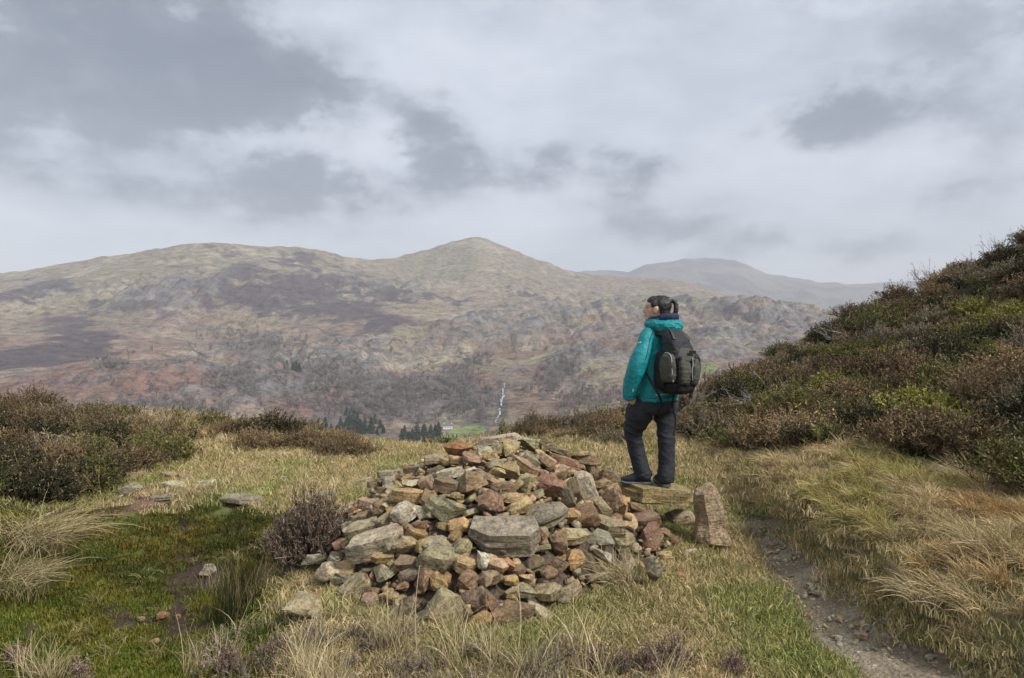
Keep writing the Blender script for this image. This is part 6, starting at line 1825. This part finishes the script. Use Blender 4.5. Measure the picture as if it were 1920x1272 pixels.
P = hit(20, 1110, 3.2); plant(TG, tussock(420, .22, .2, .45, [(.30, .24, .10), (.22, .19, .07)] + GREEN[:1], STRAW, (.5, 1.3), (.6, -.3), 823), P[0], P[1], 1.0, 'brownish matted tussock below the big drooping one', 'grass tussock', rz=0)
P = hit(1392, 1010, 4); plant(TG, tussock(220, .07, .10, .24, [(.52, .45, .30), (.46, .38, .22)], STRAW, (.3, .9), (.2, 0), 824, .0036), P[0], P[1], 1.0, 'pale whitish tuft of grass beside the upright boulder', 'grass tussock', rz=0)
P = hit(1825, 930, 4); plant(TG, tussock(260, .10, .22, .42, STRAW, STRAW, (.3, .9), (-.5, 0), 825), P[0], P[1], 1.0, 'pale tuft of grass standing against the dark heather foot', 'grass tussock', rz=0)
P = hit(1860, 1045, 3.4); plant(TG, tussock(380, .13, .16, .32, STRAW + TAWNY[:1], STRAW, (.4, 1.2), (-.5, -.1), 826), P[0], P[1], 1.0, 'large pale tussock on the bank at the frame\'s right edge', 'grass tussock', rz=0)
P = hit(1760, 1130, 3); plant(TG, tussock(420, .16, .13, .30, TAWNY + GREEN[:1], STRAW, (.5, 1.3), (-.5, -.2), 827), P[0], P[1], 1.0, 'tawny tussock spilling over the bank low beside the path', 'grass tussock', rz=0)
P = hit(1215, 1000, 4); plant(TG, tussock(160, .08, .06, .14, GREEN + STRAW[:2], GREEN, (.4, 1.2), (0, 0), 828), P[0] + .1, P[1] - .05, 1.0, 'short green tuft under the red stones at the cairn\'s right foot', 'grass tussock', rz=0)
bag = Bag(); blades(bag, 230, .17, .30, .58, .0058, [(.016, .024, .007), (.022, .030, .010), (.035, .040, .014)], tip=[(.03, .036, .012), (.08, .07, .03), (.25, .19, .09)], lean=(.06, .62), k=5, curl=.6, rr=np.random.default_rng(831))
P = hit(448, 1165, 3); plant('rush_clump', bag.mesh('rush_clump', BLADE), P[0], P[1], .92, 'dark green rush clump in the hollow beside the cairn', 'rushes', rz=0)
bag = Bag(); blades(bag, 60, .12, .18, .36, .0045, [(.05, .065, .02), (.08, .08, .03)], tip=STRAW[:2], lean=(.1, .7), k=5, curl=.7, rr=np.random.default_rng(832))
P = hit(400, 1120, 3); plant('rush_clump', bag.mesh('rush_clump', BLADE), P[0], P[1], .8, 'thin loose rushes left of the dark green clump', 'rushes', rz=0)

# ------------------------------------------------------------------ the near edge: dead heather stems, seed heads and tall grass
def stalks(bag, k):
    rr_ = np.random.default_rng(840 + k)
    bush(bag, .12, .17, [(.19, .15, .10), (.25, .20, .135), (.14, .11, .078)], [(.44, .35, .24), (.36, .26, .17)], [(.20, .17, .12), (.30, .26, .20)], n_st=34, n_sp=12, sp_len=(.006, .018), sp_w=.0032, up=.7, ragged=.5, tipmix=.45, seed=840 + k)
C_stalk = templates('stalk', stalks, 6, TWIG)
def front_w(x, y, z, Z):
    b_ = sstep(Z['u'], 330, 420) * sstep(Z['u'], 1330, 1200)
    edge = np.interp(Z['u'], [380, 480, 600, 800, 1000, 1150, 1300], [1200, 1195, 1200, 1225, 1235, 1240, 1245])
    return np.maximum(b_ * sstep(Z['v'] + Z['w'] * 50, edge - 14, edge + 18), sstep(Z['u'], 130, 30) * sstep(Z['v'], 1190, 1240)) * (1 - Z['path'])
lay_cover('dead_stalks', C_stalk, 6, sample_ground(60, -2.8, 1.1, 2.3, 4.4, front_w, 61), 'dead heather stalks with pale seed heads along the near edge', .45, 1.0, 62, lambda x, y, z, Z, r: r.uniform(.8, 1.25, (len(x), 1)) * np.ones((1, 3)))
def tall(bag, k):
    blades(bag, 46, .06, .12, .34, .0032, STRAW + [(.20, .20, .07)], tip=STRAW, lean=(.1, .95), k=6, rr=np.random.default_rng(850 + k))
C_tall = templates('tall_grass', tall, 6)
lay_cover('tall_grass', C_tall, 6, sample_ground(52, -2.8, 1.3, 2.3, 4.3, lambda x, y, z, Z: front_w(x, y, z, Z) * sstep(fbm(x / .3, y / .3, octaves=2, seed=71), .36, .55), 63), 'straw coloured grass stems along the near edge', .6, 1.2, 64)
# single tall seed stems in front of the cairn
for k, (u, v0_, v1_, dxx, lab) in enumerate(((785, 1250, 1060, 2, 'tall thin dry grass stem in front of the big grey boulder'), (902, 1250, 1070, 6, 'tall dry grass stem in front of the dark red stones'), (1005, 1230, 1030, -8, 'tallest dry grass stem, at the right of the cairn front'),
                                         (968, 1240, 1095, 3, 'dry grass stem by the red-brown boulder'), (985, 1250, 1118, -75, 'dry grass stem leaning left across the red-brown boulder'))):
    Pn = hit(u, v0_, 2.6)
    top = pix(u + dxx, v1_, Pn[1] + .05)
    t = np.linspace(0, 1, 7)[:, None]
    sp_ = (Pn + (top - Pn) * t + np.array([.02, 0, 0]) * np.sin(np.pi * t) * (1 if k % 2 else -1))[None]
    bag = Bag(); bag.ribbons(sp_ - Pn, np.linspace(.0042, .0026, 7)[None], np.ones((1, 7, 3)) * np.array([.50, .43, .30]))
    link('dry_grass', bag.mesh('dry_grass', BLADE), loc=tuple(Pn), label=lab, kind='thing', cat='grass stalk', group='tall stems in front of the cairn')
# the bobbly seeding heather by the lower edge
bag = Bag()
tips_, _ = bush(bag, .14, .22, [(.23, .165, .12), (.29, .21, .15), (.17, .12, .09)], [(.42, .31, .24), (.36, .24, .19)], [(.16, .11, .09)], n_st=110, n_sp=22, sp_len=(.006, .018), sp_w=.0038, up=.5, ragged=.25, tipmix=.6, seed=861)
SEED = bag.mesh('seeding_heather', TWIG)
SG = 'seeding heathers along the near edge'
for k, (u, v, s, lab) in enumerate(((1262, 1262, 1.0, 'largest pink-brown seeding heather at the lower edge of the lawn'), (1215, 1270, .8, 'pink-brown seeding heather left of the largest one'), (1115, 1268, .75, 'seeding heather between the straw stems below the green lawn'), (1175, 1262, .6, 'low seeding heather beside the straw stems'),
                                    (1370, 1268, .7, 'thin seeding heather nearest the footpath'), (20, 1255, .9, 'seeding heather in the lower left corner'), (150, 1285, .9, 'seeding heather at the bottom of the mossy hollow'), (420, 1265, .8, 'seeding heather below the rushes'), (520, 1240, .9, 'seeding heather below the sunken olive boulder'))):
    P = hit(u, v, 2.4)
    plant('seeding_heather', SEED, P[0], P[1], s, lab, 'bush', SG, seed=860 + k)

# ------------------------------------------------------------------ labels that still coincide: say which one
def tell_apart():
    ORD = ['leftmost', 'second from the left', 'third from the left', 'fourth from the left', 'fifth from the left', 'sixth from the left', 'seventh from the left', 'eighth from the left', 'ninth from the left', 'tenth from the left', 'eleventh from the left', 'twelfth from the left']
    same = {}
    for o in COL.objects:
        if o.parent is None and o.get('label') and o.get('group') and ('heather' in o['group'] or 'twigs' in o['group']) or o.parent is None and 'bilberry' in (o.get('group') or ''):
            same.setdefault((o['group'], o['label']), []).append(o)
    for (g, lab), os_ in same.items():
        if len(os_) < 2: continue
        if len(os_) == 2:
            os_.sort(key=lambda o: o.location.y)
            for o, wd in zip(os_, ('the nearer one', 'the farther one')): o['label'] = lab + ', ' + wd
        elif len(os_) <= 12:
            os_.sort(key=lambda o: o.location.x / o.location.y)
            for o, wd in zip(os_, ORD): o['label'] = lab + ', ' + wd
tell_apart()
# ================================================================== the valley: trees, walls, cottage, waterfall
def bare_tree_mesh(seed, Ht=13.0):
    r = np.random.default_rng(seed); bag = Bag()
    t = np.linspace(0, 1, 4)
    P0 = np.zeros((1, 4, 3)); P0[0, :, 2] = t * Ht * .55; P0[0, 1:, :2] += r.normal(0, .25, (3, 2))
    cg = np.array([.155, .135, .118])
    bag.ribbons(P0, np.linspace(.8, .45, 4)[None], np.ones((1, 4, 3)) * cg * .8)
    n_ = 16
    a = r.uniform(0, 6.28, n_); e_ = r.uniform(.35, 1.3, n_)
    st = np.zeros((n_, 3)); st[:, 2] = r.uniform(.22, .55, n_) * Ht
    d = np.stack([np.cos(a) * np.cos(e_), np.sin(a) * np.cos(e_), np.sin(e_)], -1)
    L1 = r.uniform(.30, .46, n_) * Ht
    P1 = st[:, None] + d[:, None] * L1[:, None, None] * t[None, :, None] + np.cumsum(r.normal(0, .2, (n_, 4, 3)), 1)
    bag.ribbons(P1, np.linspace(.34, .16, 4)[None] * np.ones((n_, 1)), np.ones((n_, 4, 3)) * cg * r.uniform(.8, 1.1, (n_, 1, 1)))
    m = 190
    si = r.integers(0, n_, m); f_ = r.uniform(.3, 1, m)
    b0 = st[si] + d[si] * (L1[si] * f_)[:, None] + r.normal(0, .3, (m, 3))
    dd = d[si] * .5 + r.normal(0, .6, (m, 3)) + np.array([0, 0, .25]); dd /= np.linalg.norm(dd, axis=1, keepdims=True)
    ln = r.uniform(1.0, 2.6, m)[:, None]
    P2 = np.stack([b0, b0 + dd * ln * .5 + r.normal(0, .12, (m, 3)), b0 + dd * ln], 1)
    bag.ribbons(P2, np.array([[.26, .22, .12]]) * r.uniform(.7, 1.4, (m, 1)), np.ones((m, 3, 3)) * (np.array([.245, .21, .188]) * r.uniform(.7, 1.3, (m, 1)))[:, None])
    return bag.mesh('bare_tree', TWIG)
def conifer_mesh(seed, Ht=17.0):
    r = np.random.default_rng(seed); bag = Bag()
    P0 = np.zeros((1, 3, 3)); P0[0, :, 2] = np.linspace(0, Ht * .95, 3)
    bag.ribbons(P0, np.array([[.6, .4, .1]]), np.ones((1, 3, 3)) * np.array([.09, .065, .05]))
    m = 260
    h = r.uniform(.08, 1, m) ** .9
    a = r.uniform(0, 6.28, m); R_ = (1 - h) ** .8 * Ht * .20 * r.uniform(.6, 1.15, m) + .25
    b0 = np.stack([0 * h, 0 * h, h * Ht], -1)
    tip = np.stack([np.cos(a) * R_, np.sin(a) * R_, h * Ht - R_ * r.uniform(.1, .5, m)], -1)
    mid = (b0 + tip) / 2 + np.array([0, 0, .25])
    bag.ribbons(np.stack([b0, mid, tip], 1), np.array([[.5, 1.1, .3]]) * r.uniform(.6, 1.2, (m, 1)), np.ones((m, 3, 3)) * (np.array([[.036, .062, .036], [.05, .075, .04], [.03, .048, .03]])[r.integers(0, 3, m)])[:, None])
    return bag.mesh('conifer', TWIG)
BT = [bare_tree_mesh(70 + k, (12, 14, 11, 15)[k]) for k in range(4)]
CT = [conifer_mesh(80 + k, (17, 20, 14)[k]) for k in range(3)]
# patches of wood: centre, spread, slant, how many, where
WOODS = [((625, 720), (95, 36), -14, 46, 'in the wood beside the left rust-red slope'), ((700, 762), (120, 26), 0, 48, 'in the broad wood above the dark conifers'), ((470, 640), (80, 15), -6, 30, 'in the wood high on the left-hand hillside'),
         ((860, 712), (34, 26), 10, 24, 'in the wood left of the waterfall'), ((800, 735), (60, 18), 0, 26, 'in the middle of the valley wood'), ((1042, 706), (50, 20), 38, 26, 'on the knoll right of the waterfall'), ((1105, 755), (55, 20), 0, 20, 'scattered over the slope left of the hiker\'s arm'),
         ((885, 768), (36, 20), 0, 18, 'at the foot of the waterfall'), ((320, 772), (110, 10), 0, 22, 'in the tree line below the left hillside'), ((440, 716), (30, 22), 0, 12, 'among the crags of the left hillside'), ((207, 688), (24, 8), 0, 9, 'by the wall on the far left hillside'), ((895, 678), (22, 8), 0, 8, 'on the round knoll above the waterfall')]
r = np.random.default_rng(404)
more_pts = []
for (c, sp_, rot, n_, where) in WOODS:
    cs, sn = math.cos(RAD(rot)), math.sin(RAD(rot))
    for k in range(n_ + int(n_ * 3.4)):
        a, e_ = np.clip(r.normal(0, .62, 2), -1.3, 1.3)
        u = c[0] + a * sp_[0] * cs + e_ * sp_[1] * sn; v = c[1] - a * sp_[0] * sn + e_ * sp_[1] * cs
        P = far_point(u, v)
        if k >= n_:
            more_pts.append(P); continue
        o = link('bare_tree', BT[int(r.integers(4))], label='grey leafless tree ' + where, cat='tree', group='leafless trees ' + where)
        o.location = P - np.array([0, 0, .4]); o.rotation_euler = (0, 0, r.uniform(0, 6.28)); s_ = r.uniform(.7, 1.25) * (1.0 if P[1] < 1100 else .85); o.scale = (s_ * 1.1, s_ * 1.1, s_)
CON = [((660, 792), (26, 20), 20, 'in the dark stand left of the valley field'), ((700, 800), (16, 14), 8, 'at the right end of the dark stand by the field'), ((768, 822), (24, 12), 14, 'in the clump on the valley floor nearest the cairn'), ((545, 690), (14, 8), 7, 'in the upper corner of the left wood'), ((800, 812), (18, 8), 7, 'in the row along the valley field'), ((640, 812), (24, 8), 8, 'along the lower edge of the dark stand')]
for (c, sp_, n_, where) in CON:
    for k in range(n_):
        P = far_point(c[0] + r.normal(0, .55) * sp_[0], c[1] + r.normal(0, .55) * sp_[1] + 6)
        o = link('conifer', CT[int(r.integers(3))], label='dark green conifer ' + where, cat='tree', group='conifers ' + where)
        s_ = r.uniform(.65, 1.1); o.location = P - np.array([0, 0, .4]); o.scale = (s_ * 1.6, s_ * 1.6, s_ * .82); o.rotation_euler = (0, 0, r.uniform(0, 6.28))
ctree = bpy.data.collections.new('woodland')
for k, me in enumerate(BT):
    ctree.objects.link(bpy.data.objects.new('woodland_%02d' % k, me))
# loose scrub trees on the slopes as well
for _ in range(420):
    u, v = r.uniform(150, 1350), r.uniform(640, 800)
    P = far_point(u, v)
    if vnoise(P[0] / 70, P[1] / 70, seed=5) > .60: more_pts.append(P)
mp = np.array(more_pts)
n_ = len(mp)
scatter('woodland', ctree, mp - np.array([0, 0, .4]), np.stack([0 * mp[:, 0], 0 * mp[:, 0], r.uniform(0, 6.28, n_)], -1), r.uniform(.55, 1.1, n_), r.integers(0, 4, n_), r.uniform(.75, 1.15, (n_, 1)) * np.ones((1, 3)), 'grey winter woodland massed over the lower valley sides')

WALLM, n, b = mat_new('dry_stone')
co = n.new('ShaderNodeNewGeometry').outputs['Position']
n.put(b.inputs['Base Color'], n.mix(n.noise(co, 1.2, 4, .7), (.07, .06, .055), (.17, .155, .14)))
b.inputs['Roughness'].default_value = .95
def wall(uv, label, hgt=1.7):
    pts = []
    for (u0_, v0_), (u1_, v1_) in zip(uv[:-1], uv[1:]):
        m_ = max(3, int(math.hypot(u1_ - u0_, v1_ - v0_) / 4))
        for t in np.linspace(0, 1, m_, endpoint=False): pts.append(far_point(u0_ + (u1_ - u0_) * t, v0_ + (v1_ - v0_) * t))
    pts = np.array(pts)
    d = np.gradient(pts, axis=0); s_ = np.stack([-d[:, 1], d[:, 0], 0 * d[:, 0]], -1); s_ /= np.linalg.norm(s_, axis=1, keepdims=True) + 1e-9
    w_ = .5
    rr_ = np.random.default_rng(len(pts)); hh = hgt + rr_.uniform(-.35, .25, len(pts))
    up_ = np.stack([0 * hh, 0 * hh, hh], -1); dn = np.array([0, 0, -1.2])
    ring = np.stack([pts - s_ * w_ + dn, pts - s_ * w_ * .7 + up_, pts + s_ * w_ * .7 + up_, pts + s_ * w_ + dn], 1)
    c = pts.mean(0)
    k = len(pts); i = np.arange(k * 4).reshape(k, 4)
    fs = np.concatenate([np.stack([i[:-1, j], i[1:, j], i[1:, j + 1], i[:-1, j + 1]], -1) for j in range(3)])
    link('field_wall', new_mesh('field_wall', (ring - c).reshape(-1, 3), fs, WALLM), loc=tuple(c), label=label, cat='wall', group='dry stone walls across the valley')
wall([(0, 704), (60, 699), (120, 695), (182, 688), (240, 690), (300, 684), (385, 675)], 'long dark wall crossing the lower left hillside')
wall([(97, 610), (150, 606), (200, 607), (262, 610), (320, 617), (350, 622), (420, 617), (470, 622)], 'dark wall under the heather on the left hillside')
wall([(237, 645), (240, 668), (239, 690)], 'short wall running down beside the dark knoll')
wall([(548, 616), (600, 608), (660, 604), (705, 598)], 'wall along the top of the pale field in the middle')
wall([(350, 640), (358, 655), (382, 670), (400, 676)], 'curved wall left of the upper wood')
wall([(590, 615), (625, 632), (640, 650)], 'wall dropping down the pale field in the middle')
wall([(860, 803), (890, 797), (930, 792)], 'wall behind the green valley field', 1.4)
wall([(690, 818), (760, 815)], 'low wall between the conifers on the valley floor', 1.6)

# white cottage by the field
P = far_point(838, 805)
wm_, n, b = mat_new('limewash'); b.inputs['Base Color'].default_value = (.78, .77, .74, 1); b.inputs['Roughness'].default_value = .8
rm_, n, b = mat_new('slate_roof'); b.inputs['Base Color'].default_value = (.12, .12, .14, 1)
dm_, n, b = mat_new('dark_pane'); b.inputs['Base Color'].default_value = (.03, .03, .035, 1)
CTG = empty('cottage', tuple(P + np.array([0, 0, -.3])), 'small white cottage by the green field on the valley floor', 'cottage', rz=.15)
def boxm(name, x0, x1, y0, y1, z0, z1, mat, parent):
    vs = [(x, y, z) for z in (z0, z1) for x, y in ((x0, y0), (x1, y0), (x1, y1), (x0, y1))]
    return link(name, new_mesh(name, vs, [(0, 3, 2, 1), (4, 5, 6, 7), (0, 1, 5, 4), (1, 2, 6, 5), (2, 3, 7, 6), (3, 0, 4, 7)], mat), parent)
boxm('wall', -5, 5, -2.8, 2.8, 0, 3.6, wm_, CTG)
rf = link('roof', new_mesh('roof', [(-5.3, -3.2, 3.5), (5.3, -3.2, 3.5), (5.3, 3.2, 3.5), (-5.3, 3.2, 3.5), (-5.3, 0, 5.6), (5.3, 0, 5.6)], [(0, 1, 5, 4), (2, 3, 4, 5), (0, 4, 3), (1, 2, 5), (0, 3, 2, 1)], rm_), CTG)
for x in (-4.4, 4.0): boxm('chimney', x, x + .9, -.45, .45, 4.9, 6.4, wm_, rf)
for x in (-3.4, -.4, 2.4): boxm('window', x, x + 1.0, -2.86, -2.78, 1.2, 2.4, dm_, CTG)

# waterfall
WAT, n, b = mat_new('white_water')
co = n.new('ShaderNodeNewGeometry').outputs['Position']
n.put(b.inputs['Base Color'], n.mix(n.step(n.noise(co, .5, 4, .6), .38, .56), (.10, .105, .11), (.50, .52, .54)))
b.inputs['Roughness'].default_value = .4
def falls(name, uv, label):
    vs, fs = [], []
    pts, ws = [], []
    for (a, w0), (b_, w1) in zip(uv[:-1], uv[1:]):
        for t in np.linspace(0, 1, 5, endpoint=False):
            pts.append(far_point(a[0] + (b_[0] - a[0]) * t, a[1] + (b_[1] - a[1]) * t)); ws.append((w0 + (w1 - w0) * t))
    r_ = np.random.default_rng(3)
    c = np.mean(pts, 0)
    for k, (p, w_) in enumerate(zip(pts, ws)):
        hw = w_ / F * p[1] * r_.uniform(.10, .34); off = r_.normal(0, .25) * hw
        q = p - c + np.array([off, -1.2, .9])
        vs += [q + (-hw, 0, 0), q + (-hw * .3, -.5, .25), q + (hw * .3, -.5, .25), q + (hw, 0, 0)]
        if k and r_.uniform() < .8:
            o_ = 4 * (k - 1)
            for j in range(3): fs.append((o_ + j, o_ + j + 1, o_ + j + 5, o_ + j + 4))
    link(name, new_mesh(name, vs, fs, WAT, True), loc=tuple(c), kind='structure', label=label)
falls('waterfall', [((945, 720), 4), ((942, 733), 5), ((943, 744), 7), ((938, 752), 8), ((940, 764), 6), ((934, 770), 8), ((936, 778), 6), ((930, 787), 5), ((925, 796), 4)], 'white waterfall tumbling down the far hillside into the valley')
falls('waterfall', [((1067, 620), 2.5), ((1070, 626), 3.5), ((1073, 633), 2.5)], 'small distant white cascade on the slope left of the hiker')
